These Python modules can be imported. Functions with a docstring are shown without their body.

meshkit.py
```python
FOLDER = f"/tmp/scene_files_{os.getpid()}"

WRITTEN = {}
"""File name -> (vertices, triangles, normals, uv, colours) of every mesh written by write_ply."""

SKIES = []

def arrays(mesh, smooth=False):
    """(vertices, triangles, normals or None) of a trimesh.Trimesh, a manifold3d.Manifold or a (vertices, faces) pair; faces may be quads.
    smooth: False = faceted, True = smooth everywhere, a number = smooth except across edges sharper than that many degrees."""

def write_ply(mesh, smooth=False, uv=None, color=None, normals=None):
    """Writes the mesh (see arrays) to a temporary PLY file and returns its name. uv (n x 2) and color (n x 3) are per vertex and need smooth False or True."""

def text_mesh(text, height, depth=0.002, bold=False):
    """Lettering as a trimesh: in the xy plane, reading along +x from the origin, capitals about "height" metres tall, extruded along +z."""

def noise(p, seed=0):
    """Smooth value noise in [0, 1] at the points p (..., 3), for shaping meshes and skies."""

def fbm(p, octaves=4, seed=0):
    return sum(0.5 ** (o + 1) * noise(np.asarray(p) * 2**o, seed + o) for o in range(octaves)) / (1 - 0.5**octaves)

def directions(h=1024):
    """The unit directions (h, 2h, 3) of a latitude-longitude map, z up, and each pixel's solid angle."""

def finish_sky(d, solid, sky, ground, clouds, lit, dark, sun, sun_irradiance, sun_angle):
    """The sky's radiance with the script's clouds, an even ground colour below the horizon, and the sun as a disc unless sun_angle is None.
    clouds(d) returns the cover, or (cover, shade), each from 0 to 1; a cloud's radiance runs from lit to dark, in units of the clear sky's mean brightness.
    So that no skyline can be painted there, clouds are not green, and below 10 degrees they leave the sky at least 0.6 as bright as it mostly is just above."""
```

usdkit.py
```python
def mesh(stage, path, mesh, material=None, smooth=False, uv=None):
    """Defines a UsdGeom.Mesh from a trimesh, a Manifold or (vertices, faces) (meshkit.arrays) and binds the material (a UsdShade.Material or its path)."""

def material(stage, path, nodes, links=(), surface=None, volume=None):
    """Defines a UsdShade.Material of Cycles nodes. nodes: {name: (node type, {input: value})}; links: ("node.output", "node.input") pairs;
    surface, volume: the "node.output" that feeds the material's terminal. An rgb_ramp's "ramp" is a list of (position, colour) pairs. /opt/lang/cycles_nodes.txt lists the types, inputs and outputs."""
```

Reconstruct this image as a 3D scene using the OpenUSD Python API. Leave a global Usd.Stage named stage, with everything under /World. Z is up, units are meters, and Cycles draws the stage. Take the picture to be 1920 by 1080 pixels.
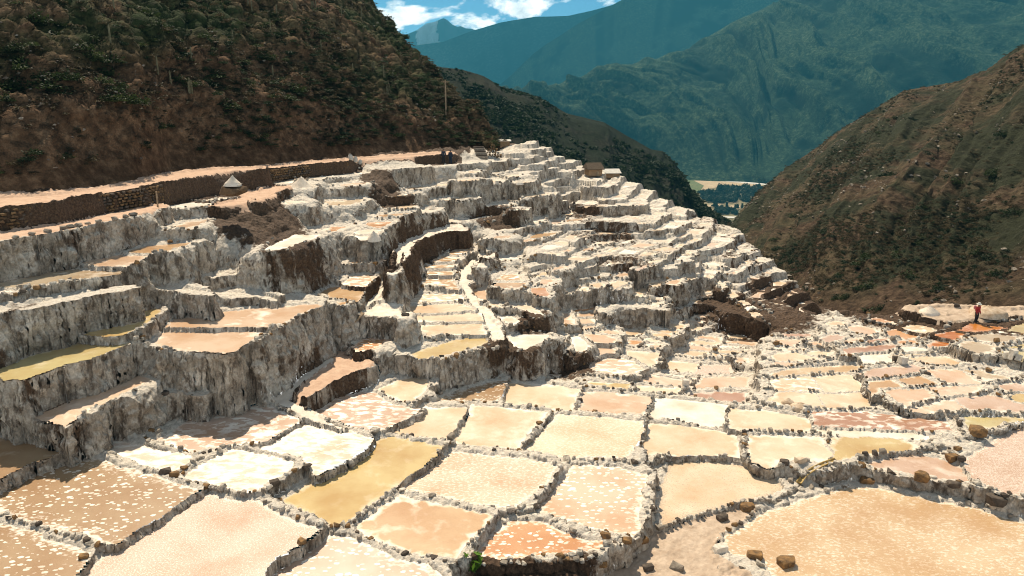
import math, random, zlib
import numpy as np
from scipy import ndimage
from scipy.interpolate import LinearNDInterpolator
from scipy.spatial import cKDTree, ConvexHull
from PIL import Image, ImageDraw
import trimesh, manifold3d as m3
import usdkit, meshkit
from pxr import Usd, UsdGeom, UsdShade, UsdLux, Gf, Sdf, Vt

stage = Usd.Stage.CreateInMemory()
UsdGeom.SetStageUpAxis(stage, UsdGeom.Tokens.z)
UsdGeom.SetStageMetersPerUnit(stage, 1.0)
stage.SetDefaultPrim(UsdGeom.Xform.Define(stage, '/World').GetPrim())
UsdGeom.Scope.Define(stage, '/World/Looks')

# ------------------------------------------------------------------ camera, sky, sun, exposure
FPX, HOR = 1371.0, 170.0                      # focal length and horizon row in pixels of a 1920 wide picture
PITCH = math.atan((540 - HOR) / FPX)
cam = UsdGeom.Camera.Define(stage, '/World/camera')
cam.CreateHorizontalApertureAttr(36.0)
cam.CreateVerticalApertureAttr(20.25)
cam.CreateFocalLengthAttr(36.0 * FPX / 1920)
cam.CreateClippingRangeAttr(Gf.Vec2f(0.1, 60000))
cam.CreateExposureAttr(EXPOSURE := 0.56)
UsdGeom.Xformable(cam).AddRotateXOp().Set(90 - math.degrees(PITCH))

SUN_AZ, SUN_EL = math.radians(-21), math.radians(53)
SUN = np.array([math.sin(SUN_AZ) * math.cos(SUN_EL), math.cos(SUN_AZ) * math.cos(SUN_EL), math.sin(SUN_EL)])
sun = UsdLux.DistantLight.Define(stage, '/World/sun')
sun.CreateIntensityAttr(1.25)
sun.CreateAngleAttr(0.53)
sun.CreateNormalizeAttr(True)
sun.CreateColorAttr(Gf.Vec3f(1.0, 0.88, 0.70))
UsdGeom.Xformable(sun).AddTransformOp().Set(Gf.Matrix4d().SetRotate(Gf.Rotation(Gf.Vec3d(0, 0, 1), Gf.Vec3d(*SUN))))

dome = UsdLux.DomeLight.Define(stage, '/World/sky')
sky_mat = usdkit.material(stage, '/World/Looks/sky', {
    'sky': ('sky_texture', {'sky_type': 'single_scattering', 'sun_disc': False, 'sun_elevation': SUN_EL, 'sun_rotation': SUN_AZ, 'altitude': 3200.0, 'air_density': 1.0, 'aerosol_density': 0.35, 'ozone_density': 1.6}),
    'tint': ('mix_color', {'blend_type': 'multiply', 'fac': 1.0, 'b': (0.56, 0.90, 1.04)}),
    'tc': ('texture_coordinate', {}),
    'map': ('mapping', {'scale': (1.0, 1.0, 2.2), 'location': (1.37, 0.6, 0.3)}),
    'n1': ('noise_texture', {'scale': 9.0, 'detail': 9.0, 'roughness': 0.56, 'distortion': 0.25}),
    'ramp': ('rgb_ramp', {'ramp': [(0.0, (0, 0, 0)), (0.525, (0, 0, 0)), (0.585, (1, 1, 1)), (1.0, (1, 1, 1))]}),
    'n2': ('noise_texture', {'scale': 30.0, 'detail': 5.0, 'roughness': 0.6}),
    'shade': ('rgb_ramp', {'ramp': [(0.3, (12, 12.4, 12.7)), (0.6, (24, 23.5, 22.5))]}),
    'cl': ('mix_color', {'blend_type': 'mix', 'use_clamp': False}),
    'bg': ('background_shader', {'strength': 0.05})},
    [('sky.color', 'tint.a'), ('tc.generated', 'map.vector'), ('map.vector', 'n1.vector'), ('map.vector', 'n2.vector'), ('n1.fac', 'ramp.fac'), ('n2.fac', 'shade.fac'),
     ('tint.result', 'cl.a'), ('shade.color', 'cl.b'), ('ramp.color', 'cl.fac'), ('cl.result', 'bg.color')], surface='bg.background')
UsdShade.MaterialBindingAPI.Apply(dome.GetPrim()).Bind(sky_mat)
dome.GetPrim().SetCustomDataByKey('kind', 'structure')

# ------------------------------------------------------------------ small helpers
rng = np.random.default_rng(7)
_used = {}
def path(name, parent=None):
    base = (parent.GetPath().pathString if parent is not None else '/World') + '/' + name
    k = _used.get(base, 0); _used[base] = k + 1
    return base if k == 0 else base + '_%03d' % k
def tag(p, label=None, cat=None, group=None, kind=None):
    p = p.GetPrim() if hasattr(p, 'GetPrim') else p
    for k, v in (('label', label), ('category', cat), ('group', group), ('kind', kind)):
        if v: p.SetCustomDataByKey(k, v)
    return p
def thing(name, label, cat, group=None, loc=(0, 0, 0), rz=0.0, scale=None):
    x = UsdGeom.Xform.Define(stage, path(name))
    x.AddTranslateOp().Set(Gf.Vec3d(*map(float, loc)))
    if rz: x.AddRotateZOp().Set(float(rz))
    if scale is not None: x.AddScaleOp().Set(Gf.Vec3f(*map(float, np.broadcast_to(scale, 3))))
    return tag(x, label, cat, group)
def obj(name, mesh, mat, parent=None, smooth=False):
    return usdkit.mesh(stage, path(name, parent), mesh, M[mat] if isinstance(mat, str) else mat, smooth=smooth).GetPrim()
def rawmesh(name, v, f, mat, parent=None, n=None, attrs=None):
    m = UsdGeom.Mesh.Define(stage, path(name, parent))
    m.CreatePointsAttr(Vt.Vec3fArray.FromNumpy(np.ascontiguousarray(v, np.float32)))
    f = np.ascontiguousarray(f, np.int32)
    m.CreateFaceVertexCountsAttr(Vt.IntArray.FromNumpy(np.full(len(f), f.shape[1], np.int32)))
    m.CreateFaceVertexIndicesAttr(Vt.IntArray.FromNumpy(f.ravel()))
    m.CreateSubdivisionSchemeAttr('none')
    if n is not None:
        m.CreateNormalsAttr(Vt.Vec3fArray.FromNumpy(np.ascontiguousarray(n, np.float32))); m.SetNormalsInterpolation('vertex')
    for k, a in (attrs or {}).items():
        UsdGeom.PrimvarsAPI(m).CreatePrimvar(k, Sdf.ValueTypeNames.FloatArray, 'vertex').Set(Vt.FloatArray.FromNumpy(np.ascontiguousarray(a, np.float32)))
    UsdShade.MaterialBindingAPI.Apply(m.GetPrim()).Bind(M[mat] if isinstance(mat, str) else mat)
    return m.GetPrim()
def copy_of(src, name, label, cat, group, loc, rz=0.0, scale=None):
    t = thing(name, label, cat, group, loc, rz, scale)
    t.GetReferences().AddInternalReference(src.GetPath()); t.SetInstanceable(True)
    return t
def klass(name):
    return stage.CreateClassPrim('/World/' + name)
def ray(px, py):
    u, v = (np.asarray(px, float) - 960) / FPX, (np.asarray(py, float) - 540) / FPX
    c, s = math.cos(PITCH), math.sin(PITCH)
    return np.stack(np.broadcast_arrays(u, c - v * s, -s - v * c), -1)
def at(px, py, r):                             # the point of the place seen at a pixel, r metres away along the ground plan
    d = ray(px, py); return d / np.hypot(d[..., 0], d[..., 1])[..., None] * np.asarray(r, float)[..., None]
def atz(px, py, z):
    d = ray(px, py); return d * (np.asarray(z, float) / d[..., 2])[..., None]
def fbm(p, scale, octaves=4, seed=0):
    return meshkit.fbm(np.asarray(p) * scale, octaves, seed) * 2 - 1
def sstep(a, b, x):
    t = np.clip((x - a) / (b - a), 0, 1); return t * t * (3 - 2 * t)
def rock_mesh(r, size=(1, 1, 0.7), n=16, flat=0.0, boxy=1.0):
    p = r.normal(size=(n, 3)); p /= np.linalg.norm(p, axis=1)[:, None]
    if boxy < 1: p = np.sign(p) * np.abs(p) ** boxy; p *= 0.8
    p *= (0.82 + 0.22 * r.random((n, 1))); p[:, 2] = np.where(p[:, 2] > 1 - flat, 1 - flat, p[:, 2])
    h = ConvexHull(p); t = trimesh.Trimesh(p, h.simplices, process=True); t.fix_normals()
    t.vertices *= np.array(size) * 0.5
    return t
def box(sx, sy, sz, at=(0, 0, 0), rz=0.0, bevel=0.0):
    b = trimesh.creation.box((sx, sy, sz))
    if bevel:
        cr = [(sx / 2 - bevel, sy / 2, sz / 2), (sx / 2, sy / 2 - bevel, sz / 2), (sx / 2, sy / 2, sz / 2 - bevel)]
        pts = np.array([[a * p[0], c * p[1], d * p[2]] for p in cr for a in (-1, 1) for c in (-1, 1) for d in (-1, 1)])
        h = ConvexHull(pts); b = trimesh.Trimesh(pts, h.simplices); b.fix_normals()
    if rz: b.apply_transform(trimesh.transformations.rotation_matrix(rz, (0, 0, 1)))
    b.apply_translation(at); return b
def bar(a, b, ra, rb=None, n=8):
    a, b = np.asarray(a, float), np.asarray(b, float); rb = ra if rb is None else rb
    d = b - a; L = np.linalg.norm(d); d = d / L
    x = np.cross(d, (0, 0, 1) if abs(d[2]) < .9 else (1, 0, 0)); x /= np.linalg.norm(x); y = np.cross(d, x)
    t = np.arange(n) * 2 * math.pi / n; ring = np.outer(np.cos(t), x) + np.outer(np.sin(t), y)
    p = np.vstack([a + ring * ra, b + ring * rb]); h = ConvexHull(p)
    m = trimesh.Trimesh(p, h.simplices); m.fix_normals(); return m
cat_ = trimesh.util.concatenate

# ------------------------------------------------------------------ materials
M = {}
def mat(name, nodes, links, surface='p.BSDF', volume=None):
    M[name] = usdkit.material(stage, '/World/Looks/' + name, nodes, links, surface, volume); return M[name]
def plain(name, a, b, scale=3.0, rough=0.9, bump=0.3, bscale=None, spec=0.2):
    mat(name, {'g': ('geometry', {}), 'n': ('noise_texture', {'scale': scale, 'detail': 6.0, 'roughness': 0.65}), 'r': ('rgb_ramp', {'ramp': [(0.3, a), (0.7, b)]}),
               'n2': ('noise_texture', {'scale': bscale or scale * 4, 'detail': 4.0}), 'b': ('bump', {'strength': bump, 'distance': 0.05}),
               'p': ('principled_bsdf', {'roughness': rough, 'specular_ior_level': spec})},
        [('g.position', 'n.vector'), ('g.position', 'n2.vector'), ('n.fac', 'r.fac'), ('r.color', 'p.base_color'), ('n2.fac', 'b.height'), ('b.normal', 'p.normal')])

def crust(name, white1, white2, stain, amount):
    mat(name, {
        'g': ('geometry', {}), 'sx': ('separate_xyz', {}), 'at': ('attribute', {'attribute': 'earth'}),
        'steep': ('map_range', {'from_min': 0.80, 'from_max': 0.30, 'to_min': 0.0, 'to_max': 1.0, 'clamp': True}),
        'mp': ('mapping', {'scale': (1.0, 1.0, 0.32)}),
        'ns': ('noise_texture', {'scale': 1.5, 'detail': 8.0, 'roughness': 0.68, 'distortion': 0.3}),
        'nr': ('rgb_ramp', {'ramp': [(0.49, (0, 0, 0)), (0.575, (0.85, 0.85, 0.85)), (0.69, (1, 1, 1))]}),
        'nb': ('noise_texture', {'scale': 0.55, 'detail': 5.0, 'roughness': 0.6}),
        'nf': ('noise_texture', {'scale': 7.0, 'detail': 7.0, 'roughness': 0.7}),
        'wr': ('rgb_ramp', {'ramp': [(0.30, white2), (0.62, white1)]}),
        'dr': ('rgb_ramp', {'ramp': [(0.35, (0.045, 0.034, 0.026)), (0.55, stain), (0.72, tuple(np.array(stain) * 1.7))]}),
        'm1': ('math', {'math_type': 'multiply'}), 'm2': ('math', {'math_type': 'multiply', 'value2': amount, 'use_clamp': True}),
        'c1': ('mix_color', {}), 'wl': ('rgb_ramp', {'ramp': [(0.30, (0.17, 0.135, 0.098)), (0.50, (0.41, 0.345, 0.27)), (0.66, (0.66, 0.58, 0.475))]}), 'nm': ('math', {'math_type': 'multiply_add', 'value2': 0.5}), 'nq': ('math', {'math_type': 'multiply_add', 'value2': 0.9}), 'nr2': ('math', {'math_type': 'subtract', 'value2': 0.45}), 'nh': ('math', {'math_type': 'multiply', 'value2': 0.5}), 'c3': ('mix_color', {}),
        'e1': ('math', {'math_type': 'multiply_add', 'value2': 1.5, 'value3': -0.75}), 'e2': ('math', {'math_type': 'add'}),
        'e3': ('map_range', {'from_min': 0.42, 'from_max': 0.60, 'clamp': True}),
        'er': ('rgb_ramp', {'ramp': [(0.30, (0.030, 0.019, 0.011)), (0.5, (0.075, 0.042, 0.022)), (0.70, (0.16, 0.10, 0.058))]}),
        'c2': ('mix_color', {}),
        'vo': ('voronoi_texture', {'scale': 3.4, 'feature': 'smooth_f1', 'smoothness': 0.4}),
        'ba': ('math', {'math_type': 'multiply_add', 'value2': 0.6}),
        'b': ('bump', {'strength': 0.9, 'distance': 0.22}),
        'p': ('principled_bsdf', {'roughness': 0.8, 'specular_ior_level': 0.25})},
        [('g.normal', 'sx.vector'), ('sx.z', 'steep.value'), ('g.position', 'mp.vector'), ('mp.vector', 'ns.vector'), ('ns.fac', 'nr.fac'), ('g.position', 'nb.vector'), ('g.position', 'nf.vector'),
         ('nf.fac', 'wr.fac'), ('nf.fac', 'dr.fac'), ('nr.color', 'm1.value1'), ('steep.result', 'm1.value2'), ('m1.value', 'm2.value1'),
         ('ns.fac', 'nh.value1'), ('nf.fac', 'nm.value1'), ('nh.value', 'nm.value3'), ('nb.fac', 'nq.value1'), ('nm.value', 'nq.value3'), ('nq.value', 'nr2.value1'), ('nr2.value', 'wl.fac'), ('wr.color', 'c3.a'), ('wl.color', 'c3.b'), ('steep.result', 'c3.fac'), ('c3.result', 'c1.a'), ('dr.color', 'c1.b'), ('m2.value', 'c1.fac'),
         ('ns.fac', 'e1.value1'), ('e1.value', 'e2.value1'), ('at.fac', 'e2.value2'), ('e2.value', 'e3.value'), ('nf.fac', 'er.fac'),
         ('c1.result', 'c2.a'), ('er.color', 'c2.b'), ('e3.result', 'c2.fac'),
         ('g.position', 'vo.vector'), ('vo.distance', 'ba.value1'), ('nf.fac', 'ba.value3'), ('ba.value', 'b.height'), ('b.normal', 'p.normal'), ('c2.result', 'p.base_color')])
crust('salt_crust', (0.72, 0.645, 0.54), (0.46, 0.39, 0.305), (0.11, 0.078, 0.052), 0.95)

def brine(key):
    c, s = key.split(':')
    A = dict(tan=(.40, .27, .155), pink=(.62, .46, .365), yellow=(.60, .46, .225), white=(.84, .80, .72), cream=(.76, .62, .46), peach=(.72, .54, .405), red=(.50, .31, .225), olive=(.55, .46, .235),
             gold=(.63, .475, .31), orange=(.62, .34, .17), deep=(.54, .20, .04), amber=(.57, .38, .215), grey=(.52, .42, .30))[c]
    A = np.array(A) * np.array([0.86, 0.84, 0.80])
    W = (.30, .235, .17) if s == 'pitted' else (.80, .735, .63)
    if c == 'white' and s == 'patch': A = np.array((.66, .54, .43))
    B = A * np.array([0.82, 0.70, 0.58])
    rough = {'clear': 0.16, 'wet': 0.16}.get(s, 0.30)
    scale, lo, hi, amt = {'fleck': (3.4, .57, .60, .8), 'fleckw': (3.0, .56, .585, 1.0), 'patch': (1.3, .455, .56, .8) if c == 'white' else (1.3, .50, .57, .9), 'pitted': (11, .60, .64, .9), 'dry': (.6, .5, .65, .5), 'grain': (14, .5, .62, .55),
                          'spark': (5.5, .54, .62, .45), 'wet': (.5, .55, .70, .7), 'clear': (.7, .55, .75, .22), 'x': (.8, .54, .74, .35)}[s]
    st = (1.0, 1.7, 1.0) if s in ('fleck', 'spark', 'patch', 'fleckw') else (1, 1, 1)
    mat('brine_%s_%s' % (c, s), {
        'g': ('geometry', {}), 'mp': ('mapping', {'scale': st, 'rotation': (0, 0, 0.35)}),
        'wn': ('noise_texture', {'scale': 5.0, 'detail': 3.0}), 'wv': ('vector_math', {'math_type': 'multiply_add', 'vector2': (0.22, 0.22, 0.0)}), 'vf': ('voronoi_texture', {'scale': scale * 0.95}), 'vs': ('separate_color', {}), 'va': ('math', {'math_type': 'multiply_add', 'value2': 0.62, 'value3': -0.05}), 'vb': ('math', {'math_type': 'subtract'}), 'vc': ('map_range', {'from_min': 0.0, 'from_max': 0.09, 'to_min': 0.0, 'to_max': 1.0, 'clamp': True}),
        'n1': ('noise_texture', {'scale': scale, 'detail': 5.0 if s in ('patch', 'dry', 'x', 'wet', 'clear') else 2.5, 'roughness': 0.6, 'distortion': 0.2}),
        'r1': ('rgb_ramp', {'ramp': [(lo, (0, 0, 0)), (hi, (amt,) * 3)]}),
        'n2': ('noise_texture', {'scale': 0.35, 'detail': 5.0, 'roughness': 0.6}), 'r2': ('rgb_ramp', {'ramp': [(0.34, tuple(B)), (0.62, tuple(A))]}),
        'n3': ('noise_texture', {'scale': 22.0, 'detail': 3.0}), 'r3': ('rgb_ramp', {'ramp': [(0.3, (.80, .80, .80)), (0.6, (1, 1, 1))]}),
        'c0': ('mix_color', {'blend_type': 'multiply', 'fac': 0.15 if s == 'clear' else 0.6}),
        'c1': ('mix_color', {'b': W}),
        'sh': ('attribute', {'attribute': 'shore'}), 'sa': ('math', {'math_type': 'multiply_add', 'value2': 2.2, 'value3': -1.12}), 'sb': ('math', {'math_type': 'add'}), 'sc': ('map_range', {'from_min': 0.42, 'from_max': 0.80, 'to_min': 0.0, 'to_max': 0.25 if s in ('clear', 'wet') else 0.6, 'clamp': True}), 'mx': ('math', {'math_type': 'maximum'}),
        'mk': ('map_range', {'from_min': 0.32, 'from_max': 0.52, 'to_min': 0.25, 'to_max': 1.0, 'clamp': True}), 'mm': ('math', {'math_type': 'multiply'}),
        'ro': ('map_range', {'from_min': 0.0, 'from_max': 1.0, 'to_min': rough, 'to_max': 0.7}),
        'ba': ('math', {'math_type': 'multiply_add', 'value2': 0.25}),
        'b': ('bump', {'strength': 0.10 if s in ('clear', 'wet') else 0.5, 'distance': 0.03}),
        'p': ('principled_bsdf', {'specular_ior_level': 0.4})},
        ([('g.position', 'wn.vector'), ('wn.color', 'wv.vector1'), ('mp.vector', 'wv.vector3'), ('wv.vector', 'vf.vector'), ('vf.color', 'vs.color'), ('vs.r', 'va.value1'), ('va.value', 'vb.value1'), ('vf.distance', 'vb.value2'), ('vb.value', 'vc.value'), ('vc.result', 'r1.fac')] if s in ('fleck', 'fleckw') else [('n1.fac', 'r1.fac')]) + [('g.position', 'mp.vector'), ('mp.vector', 'n1.vector'), ('g.position', 'n2.vector'), ('n2.fac', 'r2.fac'), ('g.position', 'n3.vector'), ('n3.fac', 'r3.fac'),
         ('r2.color', 'c0.a'), ('r3.color', 'c0.b'), ('c0.result', 'c1.a'), ('n2.fac', 'mk.value'), ('r1.color', 'mm.value1'), ('mk.result', 'mm.value2'), ('n1.fac', 'sa.value1'), ('sa.value', 'sb.value1'), ('sh.fac', 'sb.value2'), ('sb.value', 'sc.value'), ('sc.result', 'mx.value1'), ('mm.value', 'mx.value2'), ('mx.value', 'c1.fac'), ('c1.result', 'p.base_color'), ('mx.value', 'ro.value'), ('ro.result', 'p.roughness'),
         ('n3.fac', 'ba.value1'), ('r1.color', 'ba.value3'), ('ba.value', 'b.height'), ('b.normal', 'p.normal')])
    return 'brine_%s_%s' % (c, s)

def ground(name, dirt1, dirt2, grass, green, veg, scale=1.0, rock=(0.2, 0.17, 0.14), bump=0.9):
    """Hillside: earth, dry grass and green scrub by noise; bare earth where the 'bare' attribute is high."""
    mat(name, {
        'g': ('geometry', {}), 'at': ('attribute', {'attribute': 'bare'}),
        'n1': ('noise_texture', {'scale': 0.11 * scale, 'detail': 8.0, 'roughness': 0.68, 'distortion': 0.4}),
        'n2': ('noise_texture', {'scale': 0.9 * scale, 'detail': 8.0, 'roughness': 0.72}),
        'n3': ('noise_texture', {'scale': 0.045 * scale, 'detail': 7.0, 'roughness': 0.65, 'distortion': 0.3}),
        'n4': ('noise_texture', {'scale': 2.6 * scale, 'detail': 5.0, 'roughness': 0.7}),
        'd': ('rgb_ramp', {'ramp': [(0.32, tuple(np.array(dirt1) * 0.4)), (0.5, dirt1), (0.66, tuple(np.array(dirt2) * 1.25))]}),
        'gr': ('rgb_ramp', {'ramp': [(0.35, tuple(np.array(grass) * 0.5)), (0.6, grass)]}),
        'gn': ('rgb_ramp', {'ramp': [(0.35, tuple(np.array(green) * 0.45)), (0.62, green)]}),
        'f1': ('rgb_ramp', {'ramp': [(0.42, (0, 0, 0)), (0.58, (1, 1, 1))]}),
        'f2': ('rgb_ramp', {'ramp': [(0.60 - veg * 0.3, (0, 0, 0)), (0.68 - veg * 0.3, (1, 1, 1))]}),
        'fr': ('rgb_ramp', {'ramp': [(0.675, (0, 0, 0)), (0.70, (1, 1, 1))]}),
        'k1': ('mix_color', {}), 'k2': ('mix_color', {}), 'k3': ('mix_color', {}), 'k4': ('mix_color', {'b': rock}),
        'ad': ('math', {'math_type': 'add'}), 'ma': ('math', {'math_type': 'multiply_add', 'value2': 0.6}),
        'b': ('bump', {'strength': bump, 'distance': 0.6 / scale}),
        'p': ('principled_bsdf', {'roughness': 0.95, 'specular_ior_level': 0.08})},
        [('g.position', 'n1.vector'), ('g.position', 'n2.vector'), ('g.position', 'n3.vector'), ('g.position', 'n4.vector'),
         ('n2.fac', 'd.fac'), ('n2.fac', 'gr.fac'), ('n2.fac', 'gn.fac'), ('n1.fac', 'f1.fac'), ('n3.fac', 'f2.fac'), ('n4.fac', 'fr.fac'),
         ('d.color', 'k1.a'), ('gr.color', 'k1.b'), ('f1.color', 'k1.fac'), ('k1.result', 'k2.a'), ('gn.color', 'k2.b'), ('f2.color', 'k2.fac'),
         ('k2.result', 'k3.a'), ('d.color', 'k3.b'), ('at.fac', 'k3.fac'), ('k3.result', 'k4.a'), ('fr.color', 'k4.fac'), ('k4.result', 'p.base_color'),
         ('n2.fac', 'ma.value1'), ('n4.fac', 'ma.value3'), ('ma.value', 'b.height'), ('b.normal', 'p.normal')])
ground('left_slope', (0.115, 0.066, 0.036), (0.18, 0.11, 0.062), (0.13, 0.10, 0.05), (0.04, 0.055, 0.02), 0.5)
ground('right_slope', (0.066, 0.042, 0.026), (0.112, 0.074, 0.046), (0.098, 0.076, 0.042), (0.04, 0.042, 0.022), 0.5, 0.8)
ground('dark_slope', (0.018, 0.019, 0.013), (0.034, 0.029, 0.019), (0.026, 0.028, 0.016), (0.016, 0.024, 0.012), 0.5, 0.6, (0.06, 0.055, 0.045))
ground('far_slope', (0.035, 0.070, 0.035), (0.12, 0.15, 0.075), (0.042, 0.080, 0.040), (0.006, 0.028, 0.015), 0.5, 0.11, (0.09, 0.11, 0.07), 2.0)
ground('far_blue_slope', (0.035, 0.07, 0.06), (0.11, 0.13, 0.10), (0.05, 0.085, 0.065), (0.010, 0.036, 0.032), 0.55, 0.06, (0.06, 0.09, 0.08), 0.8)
mat('snow_peak', {
    'g': ('geometry', {}), 'n': ('noise_texture', {'scale': 0.004, 'detail': 9.0, 'roughness': 0.7}), 'at': ('attribute', {'attribute': 'bare'}),
    'ad': ('math', {'math_type': 'add'}), 'r': ('rgb_ramp', {'ramp': [(0.0, (0.05, 0.06, 0.07)), (0.78, (0.09, 0.10, 0.12)), (0.84, (0.93, 0.93, 0.94)), (1.0, (0.95, 0.95, 0.95))]}),
    'p': ('principled_bsdf', {'roughness': 0.8})},
    [('g.position', 'n.vector'), ('n.fac', 'ad.value1'), ('at.fac', 'ad.value2'), ('ad.value', 'r.fac'), ('r.color', 'p.base_color')])
plain('valley', (0.10, 0.085, 0.04), (0.20, 0.16, 0.085), 0.012, 0.95, 0.0)
plain('field_straw', (0.30, 0.22, 0.13), (0.42, 0.32, 0.2), 0.05, 0.95, 0.0)
plain('field_green', (0.06, 0.085, 0.03), (0.12, 0.13, 0.05), 0.05, 0.95, 0.0)
plain('river_bed', (0.4, 0.38, 0.33), (0.6, 0.57, 0.5), 0.05, 0.8, 0.0)
plain('path_dirt', (0.40, 0.255, 0.17), (0.53, 0.37, 0.26), 1.6, 0.95, 0.5)
plain('sand_pale', (0.31, 0.225, 0.155), (0.50, 0.39, 0.29), 1.8, 0.95, 0.7)
plain('path_salt', (0.55, 0.46, 0.36), (0.72, 0.64, 0.53), 1.6, 0.9, 0.6)
plain('stone_dark', (0.035, 0.028, 0.022), (0.13, 0.10, 0.075), 3.0, 0.9, 0.7, 16)
plain('stone_grey', (0.11, 0.09, 0.07), (0.33, 0.28, 0.22), 3.0, 0.9, 0.7, 16)
plain('stone_white', (0.40, 0.35, 0.28), (0.70, 0.63, 0.53), 3.0, 0.9, 0.7, 16)
plain('stone_ochre', (0.055, 0.040, 0.028), (0.29, 0.16, 0.06), 3.6, 0.9, 0.7, 16)
plain('stone_salted', (0.055, 0.042, 0.03), (0.62, 0.55, 0.45), 4.5, 0.9, 0.7, 16)
plain('wall_stone_brown', (0.07, 0.042, 0.022), (0.17, 0.105, 0.055), 2.0, 0.95, 0.6, 14)
plain('wall_stone_ochre', (0.10, 0.06, 0.027), (0.22, 0.135, 0.065), 2.0, 0.95, 0.6, 14)
plain('wall_stone_grey', (0.055, 0.042, 0.032), (0.13, 0.10, 0.075), 2.0, 0.95, 0.6, 14)
plain('pile_salt', (0.56, 0.47, 0.37), (0.70, 0.61, 0.50), 5.0, 0.95, 0.5, 30)
plain('pile_brown', (0.28, 0.18, 0.10), (0.62, 0.50, 0.37), 2.0, 0.95, 0.6, 18)
plain('old_wood', (0.16, 0.11, 0.065), (0.34, 0.25, 0.16), 4.0, 0.85, 0.4)
plain('log_wood', (0.24, 0.15, 0.045), (0.46, 0.33, 0.13), 4.0, 0.7, 0.4)
plain('sack_cloth', (0.32, 0.30, 0.26), (0.45, 0.42, 0.37), 6.0, 0.9, 0.3)
plain('roof_pale', (0.55, 0.50, 0.42), (0.68, 0.63, 0.55), 2.0, 0.7, 0.2)
plain('adobe', (0.20, 0.13, 0.075), (0.32, 0.21, 0.12), 2.0, 0.95, 0.4)
plain('thatch', (0.05, 0.035, 0.025), (0.11, 0.08, 0.05), 6.0, 0.95, 0.6)
plain('house_white', (0.65, 0.62, 0.56), (0.8, 0.77, 0.7), 1.0, 0.8, 0.1)
plain('roof_red', (0.22, 0.09, 0.05), (0.33, 0.15, 0.09), 1.0, 0.8, 0.1)
plain('skin', (0.20, 0.10, 0.06), (0.26, 0.14, 0.085), 20, 0.6, 0.0)
plain('cloth_navy', (0.012, 0.018, 0.03), (0.025, 0.035, 0.055), 10, 0.9, 0.1)
plain('cloth_dark', (0.012, 0.012, 0.013), (0.03, 0.028, 0.028), 10, 0.9, 0.1)
plain('cloth_red', (0.24, 0.02, 0.02), (0.36, 0.04, 0.035), 10, 0.9, 0.1)
plain('cloth_pale', (0.5, 0.48, 0.42), (0.65, 0.62, 0.55), 10, 0.9, 0.1)
plain('cloth_pink', (0.45, 0.16, 0.17), (0.55, 0.25, 0.24), 10, 0.9, 0.1)
plain('hair_dark', (0.012, 0.01, 0.008), (0.025, 0.02, 0.016), 20, 0.6, 0.0)
plain('cactus_green', (0.08, 0.075, 0.04), (0.16, 0.14, 0.08), 4, 0.7, 0.2)
plain('bark', (0.05, 0.035, 0.022), (0.10, 0.07, 0.045), 4, 0.95, 0.4)
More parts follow.
